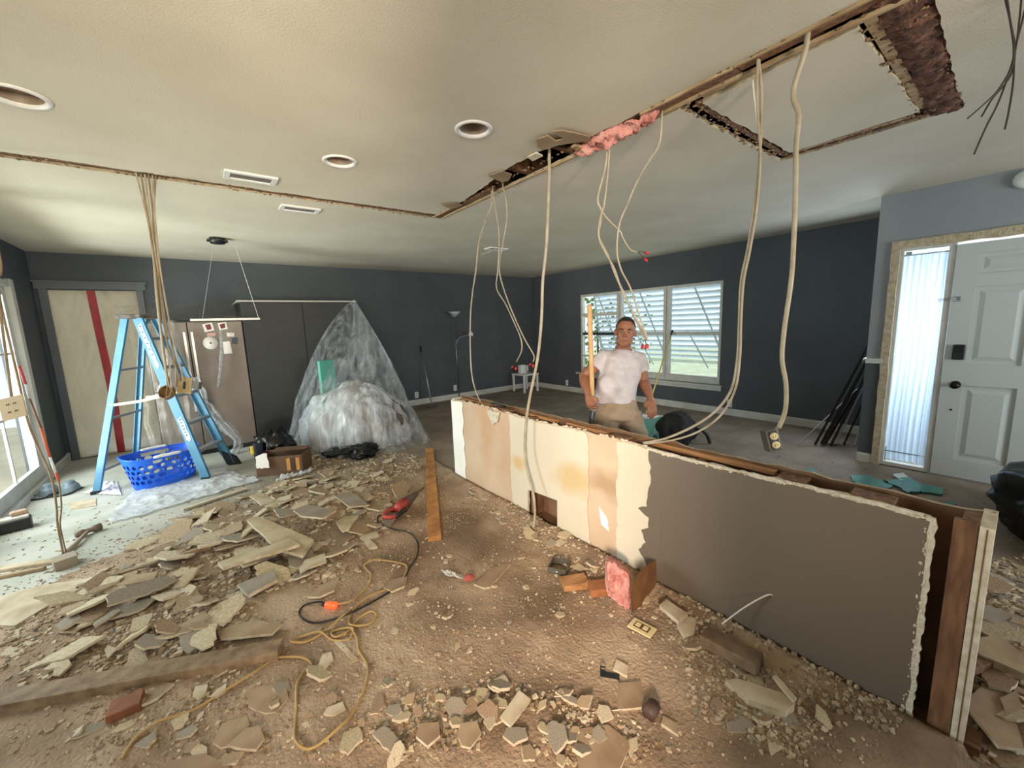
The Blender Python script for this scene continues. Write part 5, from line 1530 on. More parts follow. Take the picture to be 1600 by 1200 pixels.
def ppr(u, v):
    p = k0.lerp(k1, u); p.z = .005 + v * (.17 + .03 * math.sin(u * 3)); p += Vector((-.01, -.01, 0)) * math.sin(v * 3) + Vector((.008, .008, 0)) * fbm(u * 4, v * 3)
    return p
q.grid(ppr, 16, 10); part('paper_facing', q, mat('kraft_paper', (128, 88, 54), .8, c2=(104, 68, 40), ns=5), t, 'brown kraft paper facing')

# ================================================================== HANGING CABLES
M_cab1 = mat('tan_cable_jacket', (178, 168, 148), .5, c2=(152, 142, 120), ns=12)
M_cab2 = mat('old_brown_cable', (150, 132, 104), .6, c2=(126, 108, 82), ns=12)
M_nut = mat('red_wire_nut', (188, 40, 44), .45); M_bnut = mat('blue_wire_nut', (40, 48, 150), .45); M_wb2 = mat('black_wire', (30, 28, 28), .5); M_cop = mat('bare_copper', (170, 112, 66), .4, .6)


def hang(label, pix, x0, x1, r=.006, mm=None, nuts=(), n=8, axis=0, attach=True, ends='tails'):
    """cable hanging from the slot; pix along it, its plane drifting from x0 (top) to x1 (end)"""
    k = len(pix) - 1; pts = []
    for i, (a_, b_) in enumerate(pix):
        pts.append(hit(a_, b_, axis, x0 + (x1 - x0) * i / k))
    top = pts[0].copy()
    if attach: pts[0] = Vector((top.x, top.y, 2.475)); pts.insert(1, Vector((top.x, top.y, 2.435)).lerp(pts[1], .02))
    t = thing('hanging_cable', label, 'cable', (pts[0].x, pts[0].y, pts[0].z), 'cut cables hanging from the ceiling slot')
    q = MB(); q.tube(smooth(pts, 7), r, n); part('jacket', q, mm or M_cab1, t)
    for (a_, b_, col, xx) in nuts:
        e = hit(a_, b_, axis, xx); s_ = pts[-1]
        q = MB(); q.tube(smooth([s_, s_.lerp(e, .5) + Vector((0, .004, .006)), e], 5), .0018, 6); part('wire', q, M_wb2, t)
        d = (e - s_).normalized(); q = MB(); q.tube([e - d * .006, e + d * .006, e + d * .016, e + d * .022], [.007, .0085, .006, .002], 8); part('wire_nut', q, M_nut if col == 'r' else M_bnut, t, 'red wire nut' if col == 'r' else 'blue wire nut')
    return t


hang('thick tan cable bundle hanging to the floor in front of the half wall', [(858, 232), (858, 280), (854, 380), (848, 440), (846, 500), (840, 560), (828, 620), (822, 660), (820, 700), (823, 730), (833, 770), (836, 805), (833, 828)], 1.80, 1.70, .0095,
     nuts=[(833, 862, 'b', 1.66), (842, 864, 'b', 1.66)])
hang('left cable of the far pair, hanging down onto the half wall', [(768, 300), (768, 320), (757, 350), (748, 380), (744, 420), (738, 460), (735, 500), (735, 550), (738, 590), (745, 615), (751, 628)], 1.90, 1.86, .006)
hang('middle cable of the far pair, red wire nuts at its end', [(770, 300), (775, 330), (780, 370), (778, 420), (776, 450), (790, 475), (804, 505), (814, 530), (815, 548), (807, 565)], 1.90, 2.05, .005, nuts=[(801, 573, 'r', 2.06), (806, 575, 'r', 2.05)])
hang('right cable of the far pair, red wire nut near the table', [(786, 295), (790, 310), (792, 340), (786, 380), (780, 420), (790, 460), (806, 500), (820, 530), (834, 555), (833, 565)], 1.90, 2.05, .005, nuts=[(829, 569, 'r', 2.05), (833, 571, 'r', 2.06)])
hang('bent cable of the middle group ending in two red wire nuts by the worker', [(950, 228), (946, 260), (934, 310), (940, 330), (938, 350), (936, 370), (950, 400), (964, 435), (978, 465), (990, 492), (1003, 520), (1008, 530)], 1.92, 2.15, .006, nuts=[(1004, 540, 'r', 2.15), (1011, 539, 'r', 2.16)])
hang('second cable of the middle group hanging beside the worker', [(953, 228), (950, 270), (944, 320), (937, 345), (936, 372), (946, 395), (960, 420), (972, 455), (985, 480), (998, 505), (1010, 528)], 1.92, 2.12, .005, nuts=[(1009, 541, 'r', 2.12)])
hang('thin cable kinking right to red tipped wires under the ceiling', [(940, 330), (952, 345), (968, 360), (975, 375), (985, 390), (996, 394)], 1.98, 2.15, .004, attach=False, nuts=[(1009, 395, 'r', 2.15), (1008, 405, 'r', 2.16)])
hang('cable dropping from the pink insulation towards the worker', [(1034, 200), (1030, 225), (1012, 255), (995, 285), (980, 320), (968, 350), (964, 390), (970, 420), (985, 450), (998, 490), (1012, 532)], 1.93, 2.10, .005)
hang('pale cable sweeping from the ceiling frame down to the half wall top', [(1186, 95), (1190, 150), (1188, 230), (1180, 310), (1170, 380), (1158, 440), (1155, 500), (1152, 560), (1142, 610), (1115, 645), (1080, 668), (1040, 685), (1005, 692)], 1.90, 1.84, .006, nuts=[(990, 696, 'r', 1.82), (984, 697, 'r', 1.82)])
hang('second pale cable sweeping beside it down to the half wall top', [(1184, 95), (1183, 160), (1188, 240), (1183, 320), (1172, 390), (1162, 440), (1158, 500), (1156, 560), (1148, 610), (1125, 650), (1090, 675), (1050, 688), (1005, 694)], 1.89, 1.84, .005)
t = hang('stiff cream cable with an open outlet box dangling at its end', [(1262, 52), (1258, 80), (1242, 130), (1240, 155), (1248, 180), (1244, 230), (1243, 300), (1240, 380), (1236, 440), (1226, 510), (1222, 560), (1228, 600), (1227, 640), (1217, 668)], 1.88, 2.0, .0095)
oc = hit(1209, 688, 0, 2.02)
Ro = Matrix((Vector((.62, -.75, .22)).normalized(), Vector((-.60, -.70, -.1)).normalized(), Vector((0, 0, 1)))).transposed()
Rz = Matrix((rv, -fv, uv)).transposed() @ Matrix.Rotation(math.radians(-14), 3, 'Y')
q = MB(); q.box(oc + fv * .02, (.058, .045, .10), rot=Rz); part('outlet_box', q, M_gal, t, 'metal outlet box', .003)
q = MB(); q.box(oc - fv * .004, (.038, .004, .088), rot=Rz); part('black_insert', q, M_black, t)
for s_ in (-1, 1):
    q = MB(); q.lathe(oc - fv * .006 + (Rz @ Vector((0, 0, s_ * .020))), [(0, 0), (.017, 0), (.017, .006), (0, .007)], 16, 0, -fv); rc = part('receptacle', q, M_iv, t, 'ivory receptacle face')
    q = MB()
    for xx in (-.006, .006): q.box(oc - fv * .0135 + (Rz @ Vector((xx, 0, s_ * .020))), (.0025, .001, .009), rot=Rz)
    part('slot', q, M_black, rc)
q = MB(); q.tube(smooth([oc + Rz @ Vector((.02, 0, .05)), oc + Rz @ Vector((.035, 0, .06)), oc + Rz @ Vector((.03, 0, .045))]), .003, 6); part('ground_screw', q, M_steel, t)
# chain of bright splices by the second pale cable
t = thing('pull_chain', 'short string of bright twine hanging in the near corner of the frame', 'string', hit(1178, 150, 0, 1.95))
q = MB(); q.tube(smooth([hit(1176, 125, 0, 1.95), hit(1178, 150, 0, 1.95), hit(1181, 172, 0, 1.95), hit(1184, 195, 0, 1.95), hit(1190, 212, 0, 1.95)]), .0035, 6); part('twine', q, M_note, t)
# dark wires at the upper right
M_dw = mat('dark_old_wire', (60, 50, 44), .6)
wl_ = [[(1573, -40), (1578, 30), (1584, 75), (1580, 105), (1560, 140), (1535, 165), (1512, 185)],
       [(1600, -40), (1594, 20), (1588, 70), (1578, 110), (1560, 160), (1540, 200), (1522, 241)],
       [(1610, -30), (1598, 30), (1586, 80), (1583, 130), (1576, 175), (1570, 202)],
       [(1575, -40), (1580, 40), (1586, 80), (1578, 120), (1550, 155), (1534, 182)]]
for k, w_ in enumerate(wl_):
    pts = [A(a_, b_, 1.27 + .015 * k) for a_, b_ in w_]; pts[0] = Vector((pts[0].x, pts[0].y, 2.44))
    q = MB(); q.tube(smooth(pts, 6), .0026, 6)
    single('dark_wire', q, M_dw, ['dark stripped wire curling furthest left in the upper right bunch', 'longest dark stripped wire in the upper right bunch', 'straightest dark stripped wire in the upper right bunch', 'shortest dark stripped wire in the upper right bunch'][k], 'wire', 'dark wires hanging at the upper right')
# left bundle through the slot near the ladder
tops = [(212, 268), (220, 270), (226, 272), (232, 272), (238, 274), (243, 276)]
mids = [(236, 372), (240, 400), (241, 385), (244, 380), (247, 395), (240, 370)]
low = [(245, 470), (250, 500), (256, 490), (258, 520), (266, 510), (254, 480)]
ends = [(256, 560), (262, 590), (268, 600), (279, 585), (286, 590), (273, 560)]
fin_ = [(262, 606), (270, 612), (266, 598), (282, 596), (290, 600), (276, 604)]
labs = ['outermost cable on the ladder side', 'second cable from the ladder side', 'third cable from the ladder side', 'fourth cable, darker and straighter', 'fifth cable, bowed towards the fridge', 'last cable, nearest the pair of vents']
for k in range(6):
    pts = [Vector((hit(tops[k][0], tops[k][1], 2, 2.44).x, 3.5, 2.475))] + [hit(a_, b_, 1, 3.5 + .04 * i) for i, (a_, b_) in enumerate((tops[k], mids[k], low[k], ends[k], fin_[k]))]
    q = MB(); q.tube(smooth(pts, 8), .0055, 7)
    single('hanging_cable', q, M_cab2 if k % 2 else M_cab1, 'tan cable of the bunch over the ladder, ' + labs[k], 'cable', 'bunched cables over the ladder')
c = hit(264, 614, 1, 3.66)
t = thing('ceiling_box', 'round brown metal box hanging at the end of the cable bunch', 'electrical box', c)
q = MB(); nrm = (-fv + Vector((0, 0, .25))).normalized(); q.lathe(c, [(0, 0), (.05, 0), (.05, -.035), (.044, -.035), (.043, -.004), (0, -.004)], 8, 0, -nrm, False); part('box', q, mat('brass_brown_box', (128, 104, 72), .5, .3), t)
q = MB(); q.bar(c - rv * .10 + uv * .00, c - rv * .045, .03, .004, (0, 0, 1)); part('strap', q, M_gal, t)
q = MB(); q.tube(smooth([c + uv * .05 - fv * .01, c - fv * .02, c - uv * .03 - fv * .02, c - uv * .035 - rv * .03 - fv * .012]), .004, 6); part('wire', q, M_cop, t)
c = hit(289, 602, 1, 3.62)
t = thing('switch_plate', 'tan square switch plate dangling beside the round metal box', 'switch', c)
Rs = Matrix((rv, -fv, uv)).transposed() @ Matrix.Rotation(math.radians(6), 3, 'Y')
q = MB(); q.box(c, (.10, .006, .115), rot=Rs); part('plate', q, mat('tan_plate', (160, 138, 92), .5), t, bev=.002)
q = MB(); q.box(c - fv * .006, (.012, .01, .05), rot=Rs); part('toggle_slot', q, M_black, t)
q = MB(); q.box(c + rv * .075 + fv * .01, (.05, .03, .05), rot=Rs); part('bracket', q, M_gal, t)
# left edge: cover plate on its cables
c = A(20, 637, 2.1)
t = thing('receptacle_plate', 'tan double outlet plate dangling before the patio doors at the left edge', 'outlet', c)
Rs = Matrix((rv, -fv, uv)).transposed() @ Matrix.Rotation(math.radians(-14 + 180), 3, 'Y')
q = MB(); q.box(c, (.135, .006, .115), rot=Rs); part('plate', q, mat('tan_plate_light', (176, 152, 112), .55), t, bev=.003)
for s_ in (-.03, .03):
    q = MB()
    for k in (-1, 1):
        for xx in (-.005, .005): q.box(c - fv * .004 + (Rs @ Vector((s_ * .6 + xx, 0, k * .02))), (.0025, .002, .009), rot=Rs)
    part('slots', q, M_black, t)
for k, (pp_, rr_, mm, lb) in enumerate([([(0, 405), (-4, 440), (2, 500), (10, 560), (18, 620)], .006, M_cab2, 'brown cable holding the dangling plate at the left edge'), ([(-8, 430), (2, 480), (16, 540), (30, 600), (44, 660), (60, 700), (80, 745), (88, 790), (90, 820), (99, 866)], .006, M_cab2, 'brown cable running from the ceiling to the floor box at the left')]):
    pts = [A(a_, b_, 2.15 + .55 * k * i_ / (len(pp_) - 1)) for i_, (a_, b_) in enumerate(pp_)]; pts.insert(0, Vector((pts[0].x, pts[0].y, 2.43)))
    q = MB(); q.tube(smooth(pts, 7), rr_, 7); single('hanging_cable', q, mm, lb, 'cable')
t = thing('striped_rod', 'thin red, orange and white rod hanging among the cables at the left', 'rod', A(60, 690, 2.6))
seg = [((30, 572), (40, 600), 'r'), ((40, 600), (46, 622), 'w'), ((46, 622), (64, 668), 'b'), ((64, 668), (78, 714), 'o'), ((78, 714), (87, 738), 'w'), ((87, 738), (92, 752), 'o')]
cm_ = {'r': mat('pinkish_red_rod', (196, 70, 74), .4), 'o': mat('orange_rod', (214, 96, 60), .4), 'w': M_whitep, 'b': mat('brown_rod', (134, 92, 72), .6)}
for (a_, b_, k) in seg:
    q = MB(); q.tube([A(*a_, 2.3 + (a_[1] - 572) / 180 * .25), A(*b_, 2.3 + (b_[1] - 572) / 180 * .25)], .0065 if k != 'b' else .005, 8); part('rod_section', q, cm_[k], t)
q = MB(); q.tube(smooth([A(92, 752, 2.55), A(96, 790, 2.6), A(94, 820, 2.66), A(100, 850, 2.70), A(105, 868, 2.72)]), .0045, 7); part('lead', q, M_cab2, t)
bx = F(103, 884)
t = thing('floor_junction_box', 'grey brown junction box on the slab at the end of the left cables', 'electrical box', bx)
q = obox(bx, .10, .10, .06, .3, M_gal); q.box(bx + Vector((0, 0, .062)), (.108, .108, .004), .3); part('box', q, mat('dusty_box', (150, 136, 118), .8), t, bev=.003)

# ================================================================== BEYOND THE HALF WALL
M_tealf = mat('teal_tarp', (60, 150, 134), .4, c2=(84, 170, 152), ns=4, bump=.4, bs=14)
q = MB()
k4 = [F(985, 700), F(1045, 702), F(1066, 660), F(1000, 655)]
def tq(u, v):
    p = k4[0].lerp(k4[1], u).lerp(k4[3].lerp(k4[2], u), v); p.z = .01 + .035 * abs(fbm(p.x * 4, p.y * 4)) + .05 * math.exp(-((u - .5) / .1) ** 2)
    return p
q.grid(tq, 40, 30); single('teal_tarp', q, M_tealf, 'teal plastic sheet on the floor behind the worker', 'tarp')
for k, (pp_, lb) in enumerate([([(1332, 745), (1360, 748), (1395, 762), (1380, 772), (1340, 765)], 'teal glass shard group piece nearest the half wall'), ([(1380, 752), (1420, 750), (1455, 765), (1420, 775)], 'teal broken sheet below the bright sidelight'), ([(1430, 758), (1475, 768), (1470, 776), (1440, 772)], 'thin teal splinter in front of the white door'), ([(1478, 786), (1494, 790), (1496, 800), (1480, 797)], 'small dark teal piece near the end of the half wall'), ([(1240, 738), (1268, 735), (1288, 748), (1262, 752)], 'dark teal scrap below the leaning bars'), ([(1395, 745), (1412, 742), (1424, 750), (1405, 754)], 'white crumpled scrap on the floor under the sidelight')]):
    pts = [F(*p) for p in pp_]; q = MB(); cx = sum(p.x for p in pts) / len(pts)
    q.prism(rag([(p.x, p.y) for p in pts], .05, .02, k + 3), .004, .016, to=lambda a, b, d: (a, b, d + .05 * abs(a - cx)))
    single('plastic_scrap', q, [M_whitep if k == 5 else mat('teal_scrap', (44, 118, 104), .35, c2=(70, 150, 136), ns=9)], lb, 'debris')
c = F(1062, 702) + Vector((.15, .1, 0))
t = thing('black_bag', 'black holdall slumped on the floor right of the worker', 'bag', c)
lump('bag_body', c + Vector((.05, .05, .16)), (.26, .19, .20), mat('black_canvas', (24, 24, 26), .8), None, None, 21, .25, 1.6, parent=t)
q = MB(); q.tube(smooth([c + Vector((.16, -.10, .20)), c + Vector((.26, -.18, .12)), c + Vector((.25, -.24, .01))]), .02, 8); part('strap', q, M_black, t)
lump('black_trash_bag', (4.05, -.42, .21), (.58, .50, .27), M_bag, 'big shiny black trash bag at the right picture edge', 'bag', 33, .18, 1.8, rot=.4, n=60)
rn = random.Random(17)
t0_ = [(5.20, 1.36, 5.97, .99, 1.42, .018, 0), (5.24, 1.30, 5.98, .98, 1.30, .022, 0), (5.30, 1.33, 5.99, 1.0, 1.22, .018, 0), (5.28, 1.24, 5.97, .99, 1.12, .02, 0), (5.36, 1.22, 5.99, .99, 1.05, .014, 1), (5.34, 1.30, 5.98, 1.01, .98, .016, 0), (5.42, 1.16, 5.99, .98, .92, .016, 0), (5.05, 1.48, 5.97, .99, .82, .009, 1), (5.46, 1.08, 5.99, 1.02, .72, .010, 1)]
bl = ['tallest dark bar', 'second tallest dark bar', 'third dark bar', 'fourth dark bar', 'bright slim bar', 'short dark bar', 'shortest dark bar', 'slim silver bar slanting across the others', 'lowest slim bar by the wall corner']
for (x, y, x2, y2, z2, w, s_), lb in zip(t0_, bl):
    q = MB(); q.bar((x, y, .012), (x2 - .03, y2 + .02, z2), w * 2, w, (0, 1, .3)); single('metal_bar', q, M_alu if s_ else M_dark, lb + ' of the leaning bundle in the corner', 'metal bar', 'bars leaning in the corner')
# loose black pliers on the half wall top
c = PX(780, 632, 1.84)
q = MB(); c.z = .792; q.bar(c + Vector((0, -.06, .0)), c + Vector((.01, .06, .012)), .012, .010); q.bar(c + Vector((.02, -.06, .0)), c + Vector((-.01, .06, .012)), .012, .010); q.box(c + Vector((0, .08, .012)), (.02, .04, .014))
single('black_pliers', q, M_black, 'black pliers lying across the far top of the half wall', 'pliers')
q = MB(); q.prism(rag([(2.66, .70), (2.60, .64), (2.53, .69), (2.50, .76), (2.67, .765)], .02, .008, 4), -.004, -.012, to=side); part('torn_paper', q, M_gyp, hw, 'pale torn paper below the pliers')
# yellow broom leaning on the window
bt_, tp_ = Vector((5.02, 3.36, .03)), PX(1049, 522, 5.97)
t = thing('push_broom', 'push broom with a yellow handle leaning on the window mullion', 'broom', bt_)
q = MB(); q.tube([bt_ + Vector((0, 0, .03)), tp_], .012, 10); part('handle', q, mat('yellow_broom_handle', (206, 190, 112), .5), t)
d = (tp_ - bt_).normalized(); q = MB(); q.tube([tp_ - d * .02, tp_ + d * .07], [.016, .018], 10); part('grip', q, mat('dark_maroon_grip', (44, 28, 34), .6), t)
q = MB(); q.tube([bt_ + Vector((0, 0, .02)), bt_ + d * .14], [.02, .014], 10); part('socket', q, M_black, t)
q = MB(); q.box(bt_ + Vector((.05, -.12, .02)), (.05, .42, .035), .35); part('head', q, M_whitep, t, 'pale broom head', .005)
q = MB(); q.box(bt_ + Vector((.05, -.12, -.005)), (.045, .41, .045), .35); part('bristles', q, M_white, t)
# ================================================================== THE WORKER
D0 = 3.2
mx_ = Vector((rv.x, rv.y, 0)).normalized(); mf = -Vector((fv.x, fv.y, 0)).normalized(); mz = Vector((0, 0, 1))
def P(px, py, dd=0.0): return A(px, py, D0 - dd)


def solid(name, mb, voxel, sm_it, m_, parent, label=None, subd=0):
    """union the builder's overlapping volumes into one continuous skin"""
    me = mb.mesh(name + '_src', m_); o = bpy.data.objects.new(name + '_src', me); C.objects.link(o)
    r = o.modifiers.new('r', 'REMESH'); r.mode = 'VOXEL'; r.voxel_size = voxel; r.use_smooth_shade = True
    s_ = o.modifiers.new('s', 'SMOOTH'); s_.iterations = sm_it; s_.factor = .5
    dg_ = bpy.context.evaluated_depsgraph_get(); dg_.update()
    e = o.evaluated_get(dg_); m2_ = bpy.data.meshes.new_from_object(e)
    bpy.data.objects.remove(o)
    m2_.name = name
    off = wloc(parent)
    m2_.transform(Matrix.Translation(-off))
    for p in m2_.polygons: p.use_smooth = True
    m2_.materials.clear(); m2_.materials.append(m_)
    n_ = bpy.data.objects.new(name, m2_); C.objects.link(n_); n_.parent = parent
    if label: n_['label'] = label
    return n_


M_skin = mat('tanned_skin', (146, 98, 74), .55, c2=(130, 86, 64), ns=14)
M_tee = mat('worn_white_tee', (192, 188, 192), .9, c2=(168, 162, 164), ns=9, bump=.15, bs=18)
M_pant = mat('khaki_work_trousers', (158, 142, 120), .9, c2=(138, 122, 102), ns=10, bump=.2, bs=20)
M_hair = mat('short_dark_hair', (30, 24, 22), .8, bump=.8, bs=140)
pelv = P(966, 648)
feetL = Vector((pelv.x, pelv.y, 0)) - mx_ * .17 + mf * .05
feetR = Vector((pelv.x, pelv.y, 0)) + mx_ * .22 - mf * .02
man = thing('person', 'man in white T-shirt and khaki trousers holding a long wooden handle behind the half wall', 'person', (pelv.x, pelv.y, 0))
# joints
head = P(977, 519, .06)
neckb = P(973, 549, -.01)
shL, shR = P(944, 559, .0), P(998, 562, .0)
elL, wrL, hdL = P(912, 588, -.02), P(919, 617, .10), P(922, 626, .12)
elR, wrR, hdR = P(1005, 594, -.03), P(1016, 621, .06), P(1018, 633, .08)
b = MB()
hf_ = Vector((-head.x, -head.y, -.05)).normalized(); hx_ = mz.cross(hf_).normalized(); hz_2 = hf_.cross(hx_).normalized(); hz_2 = hz_2 if hz_2.z > 0 else -hz_2
Rh = Matrix((hx_, hf_, hz_2)).transposed() @ Matrix.Rotation(math.radians(5), 3, 'Y')
hs = .94
def HP(x, y, z): return head + Rh @ Vector((x * hs, y * hs, z * hs))
b.ell(HP(0, -.012, .03), (.076 * hs, .092 * hs, .092 * hs), Rh, 20)       # cranium
b.ell(HP(0, .018, -.035), (.066 * hs, .070 * hs, .088 * hs), Rh, 20)      # face
b.ell(HP(0, .040, -.085), (.043 * hs, .040 * hs, .036 * hs), Rh, 16)      # jaw, chin
b.ell(HP(-.036, .030, -.062), (.030 * hs, .036 * hs, .044 * hs), Rh, 14); b.ell(HP(.036, .030, -.062), (.030 * hs, .036 * hs, .044 * hs), Rh, 14)
b.ell(HP(-.040, .058, -.018), (.020 * hs, .016 * hs, .014 * hs), Rh, 12); b.ell(HP(.040, .058, -.018), (.020 * hs, .016 * hs, .014 * hs), Rh, 12)   # cheekbones
b.tube([HP(-.048, .066, .020), HP(0, .080, .022), HP(.048, .066, .020)], .011 * hs, 10)                                  # brow
b.tube([HP(0, .082, .012), HP(0, .096, -.014), HP(0, .104, -.028)], [.008 * hs, .010 * hs, .014 * hs], 10)                 # nose
b.ell(HP(-.013, .092, -.030), (.009 * hs, .010 * hs, .008 * hs), Rh, 8); b.ell(HP(.013, .092, -.030), (.009 * hs, .010 * hs, .008 * hs), Rh, 8)
b.tube([HP(-.024, .074, -.056), HP(0, .086, -.054), HP(.024, .074, -.056)], .009 * hs, 8)                                 # upper lip
b.tube([HP(-.020, .072, -.066), HP(0, .083, -.068), HP(.020, .072, -.066)], .009 * hs, 8)
for s_ in (-1, 1):
    b.ell(HP(s_ * .082, -.008, -.008), (.010 * hs, .020 * hs, .032 * hs), Rh @ Matrix.Rotation(s_ * .3, 3, 'Z'), 10)
b.tube([head + Vector((0, 0, -.04)), (head + neckb) / 2 + Vector((0, 0, -.01)), neckb, neckb - mz * .05], [(.056, .058), (.056, .058), (.062, .06), (.07, .06)], 16, ell=mx_)
# arms
def arm(sh, el, wr, hd):
    b.tube([sh, sh.lerp(el, .35), sh.lerp(el, .75), el, el.lerp(wr, .25), el.lerp(wr, .6), wr, wr.lerp(hd, .5)],
           [.056, .052, .045, .042, .045, .038, (.029, .024), (.034, .024)], 14)
arm(shL, elL, wrL, hdL); arm(shR, elR, wrR, hdR)
def hand(wr, hd, curl, thumb_side, grip=None):
    ax = (hd - wr).normalized(); side_ = (mx_ * thumb_side - ax * (mx_ * thumb_side).dot(ax)).normalized(); nrm = ax.cross(side_)
    if nrm.dot(mf) < 0: nrm = -nrm
    pc_ = wr + ax * .045
    b.tube([wr, wr + ax * .03, wr + ax * .07, wr + ax * .085], [(.026, .02), (.036, .018), (.040, .017), (.036, .014)], 12, ell=side_)
    for k in range(4):
        o_ = (k - 1.5) * .0195; l_ = (.036, .042, .040, .032)[k]
        r0 = wr + ax * .075 - side_ * o_
        d1 = (ax * math.cos(curl * .5) - nrm * math.sin(curl * .5)).normalized() if grip is None else (ax * math.cos(curl * .5) + nrm * math.sin(curl * .5)).normalized()
        sg = -1 if grip is None else 1
        d2 = (ax * math.cos(curl * 1.3) + sg * nrm * math.sin(curl * 1.3)).normalized()
        d3 = (ax * math.cos(curl * 2.0) + sg * nrm * math.sin(curl * 2.0)).normalized()
        p1 = r0 + d1 * l_; p2 = p1 + d2 * l_ * .75; p3 = p2 + d3 * l_ * .6
        b.tube([r0, p1, p2, p3], [.0105, .010, .009, .0075], 8)
    t0 = wr + ax * .025 + side_ * .030
    d = (ax * .75 + side_ * .65 + nrm * (.25 if grip else -.1)).normalized()
    b.tube([t0 - side_ * .01, t0 + d * .035, t0 + d * .035 + (ax * .9 + side_ * .1 + nrm * .3).normalized() * .03], [.014, .0115, .009], 8)
hand(wrL, hdL, .75, 1, True)
hand(wrR, hdR, .45, -1)
# forearm stumps inside sleeves, ankles and calves inside the trousers keep the body whole
b.tube([neckb - mz * .03, P(970, 575), P(965, 610), pelv], [(.10, .07), (.12, .09), (.12, .09), (.12, .09)], 18, ell=mx_)
b.tube([shL, (shL + neckb) / 2, neckb - mz * .03], [.04, .04, .045], 12); b.tube([shR, (shR + neckb) / 2, neckb - mz * .03], [.04, .04, .045], 12)
for s_, ft in ((-1, feetL), (1, feetR)):
    hip = pelv + mx_ * s_ * .085
    kn_ = hip.lerp(ft, .48) + mf * .05 + mx_ * s_ * .03
    b.tube([hip, hip.lerp(kn_, .5), kn_, kn_.lerp(ft, .4) - mf * .02, ft + mz * .08, ft + mz * .04], [.075, .07, .05, .05, .034, .035], 14)
    b.tube([ft + mz * .04 - mf * .05, ft + mz * .045, ft + mz * .035 + mf * .10, ft + mz * .025 + mf * .17], [.03, .04, .038, .025], 10)
body = solid('body', b, .0065, 3, M_skin, man)
# face details
def bit(nm, q, m_, lab=None): return part(nm, q, m_, man, lab)
for s_ in (-1, 1):
    q = MB(); q.ell(HP(s_ * .032, .071, .002), (.0115 * hs, .008 * hs, .0045 * hs), Rh, 10); e_ = bit('eye', q, mat('eye_white', (190, 182, 172), .3))
    q = MB(); q.ell(HP(s_ * .032, .078, .001), (.006 * hs, .004 * hs, .006 * hs), Rh, 8); part('iris', q, mat('dark_iris', (26, 18, 14), .3), e_)
    q = MB(); q.tube([HP(s_ * .014, .081, .020), HP(s_ * .034, .079, .027), HP(s_ * .054, .064, .020)], [.004, .005, .003], 8); bit('eyebrow', q, M_hair)
    q = MB(); q.tube([HP(s_ * .018, .079, .008), HP(s_ * .033, .078, .011), HP(s_ * .048, .066, .006)], [.003, .0035, .003], 8); bit('eyelid', q, M_skin)
q = MB(); q.tube([HP(-.024, .079, -.061), HP(0, .092, -.0605), HP(.024, .079, -.061)], [.002, .0035, .002], 8); bit('mouth', q, mat('dark_lip_line', (104, 58, 50), .5))
q = MB()
def hair(u, v):
    th = 2 * math.pi * u
    s1 = math.sin(th); c1 = abs(math.cos(th))
    lim = 84 - 38 * max(0, s1) ** .9 + 34 * max(0, -s1) ** .8 - 7 * math.exp(-((c1 - .62) / .2) ** 2) * (s1 > 0)
    ph = v * math.radians(lim)
    k = 1.02 + .012 * noise.noise(Vector((th * 4, ph * 9, 0)))
    return HP(0, 0, 0) + Rh @ (Vector((math.sin(ph) * math.cos(th) * .079, -.012 + math.sin(ph) * math.sin(th) * .095, .03 + math.cos(ph) * .094)) * hs * k)
q.grid(hair, 48, 20); hr = bit('hair', q, M_hair, 'short dark hair')
sol = hr.modifiers.new('solid', 'SOLIDIFY'); sol.thickness = .006; sol.offset = -1
# T-shirt
q = MB()
q.tube([P(974, 547), P(973, 553), P(972, 562), P(969, 580), P(964, 600), P(961, 618), P(961, 630)],
       [(.068, .066), (.115, .085), (.172, .112), (.168, .122), (.158, .130), (.158, .128), (.164, .128)], 36, ell=mx_)
q.ell(P(960, 602, .055), (.13, .09, .12), Matrix((mx_, mf, mz)).transposed(), 20)
q.tube([neckb + mx_ * -.05 - mz * .035, shL + mz * .002, shL.lerp(elL, .22), shL.lerp(elL, .48)], [.055, .066, .065, .070], 18)
q.tube([neckb + mx_ * .05 - mz * .035, shR + mz * .002, shR.lerp(elR, .22), shR.lerp(elR, .55)], [.055, .066, .064, .068], 18)
shirt = solid('t_shirt', q, .007, 6, M_tee, man, 'white dusty T-shirt')
for v in shirt.data.vertices:         # soft cloth folds
    w_ = v.co + wloc(man); a_ = w_.dot(mx_); n_ = .007 * fbm(a_ * 9 + w_.z * 7, w_.z * 9 - a_ * 4, 3) + .005 * math.sin(a_ * 40 + w_.z * 55) * max(0, min(1, (.98 - w_.z) / .2))
    v.co += v.normal * n_
q = MB(); ncr = [P(974, 546) + mz * .0 + mx_ * .072 * math.cos(k / 24 * 6.283) + mf * (.066 * math.sin(k / 24 * 6.283) + .004) - mz * .030 * max(0, math.sin(k / 24 * 6.283)) for k in range(25)]
q.tube(ncr, .0075, 8, cap=False); part('collar', q, mat('white_collar_rib', (220, 216, 214), .9), shirt)
q = MB()
for (px, py, r_) in ((966, 559, .006), (979, 568, .004), (981, 578, .006), (968, 590, .003)):
    q.ell(P(px, py, .137), (r_, .003, r_ * .8), Matrix((mx_, mf, mz)).transposed(), 8)
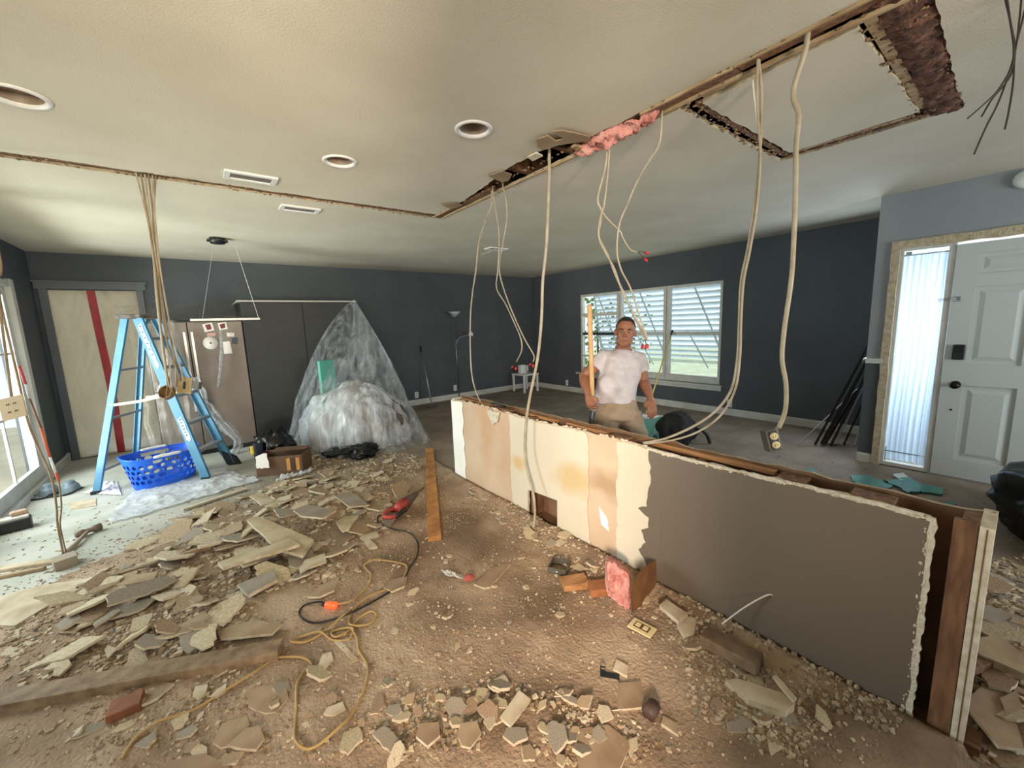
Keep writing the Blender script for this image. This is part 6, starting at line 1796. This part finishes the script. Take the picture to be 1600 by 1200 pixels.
# trousers
q = MB()
q.tube([P(961, 625), P(963, 634), P(965, 646), P(965, 656)], [(.150, .118), (.160, .122), (.178, .125), (.170, .12)], 30, ell=mx_)
for s_, ft in ((-1, feetL), (1, feetR)):
    hip = pelv + mx_ * s_ * .092
    kn_ = hip.lerp(ft, .48) + mf * .05 + mx_ * s_ * .03
    q.tube([hip + mz * .04, hip - mz * .05, hip.lerp(kn_, .5), kn_, kn_.lerp(ft, .45) - mf * .02, ft + mz * .09], [.095, .102, .092, .078, .072, .066], 18)
pants = solid('trousers', q, .008, 5, M_pant, man, 'dusty khaki trousers')
for v in pants.data.vertices:
    w_ = v.co + wloc(man); a_ = w_.dot(mx_); v.co += v.normal * (.008 * fbm(a_ * 8, w_.z * 9, 5) + .003 * math.sin(w_.z * 60 + a_ * 30))
for ft in (feetL, feetR):
    q = MB(); q.tube([ft + mz * .05 - mf * .085, ft + mz * .06 - mf * .03, ft + mz * .05 + mf * .08, ft + mz * .035 + mf * .18, ft + mz * .03 + mf * .20], [.035, .052, .048, .042, .02], 14)
    q.box(ft + mz * .012 + mf * .055, (.095, .29, .024), rot=Matrix((mx_, mf, mz)).transposed()); part('work_shoe', q, mat('brown_work_shoe', (74, 56, 44), .7), man)
# long handle tool in his hand
g0 = hdL + mx_ * .014 + mf * -.012
t = thing('pickaxe', 'long wooden handled pick held upright in the worker\'s hand', 'tool', (g0.x, g0.y, .3))
top = P(921, 476, .10); bot = P(926, 630, .085)
q = MB(); q.tube([top, top.lerp(bot, .02), top.lerp(bot, .5), bot], [.014, .019, .018, .017], 12); part('handle', q, mat('tan_wood_handle', (206, 168, 116), .5, c2=(188, 148, 98), ns=8), t)
hd_ = P(929, 636, .09)
q = MB(); q.box(hd_, (.05, .045, .07), rot=Matrix((mx_, mf, mz)).transposed() @ Matrix.Rotation(.5, 3, 'Y')); part('head_socket', q, M_steel, t, 'bright steel head socket', .006)
q = MB(); q.tube(smooth([hd_, P(926, 645, .09), P(924, 658, .09), P(921, 672, .09), P(916, 686, .09)]), [.020] * 6 + [.018] * 6 + [.016] * 6 + [.010] * 6 + [.004], 8); part('pick_blade', q, mat('dark_steel', (70, 74, 80), .4, .7), t)
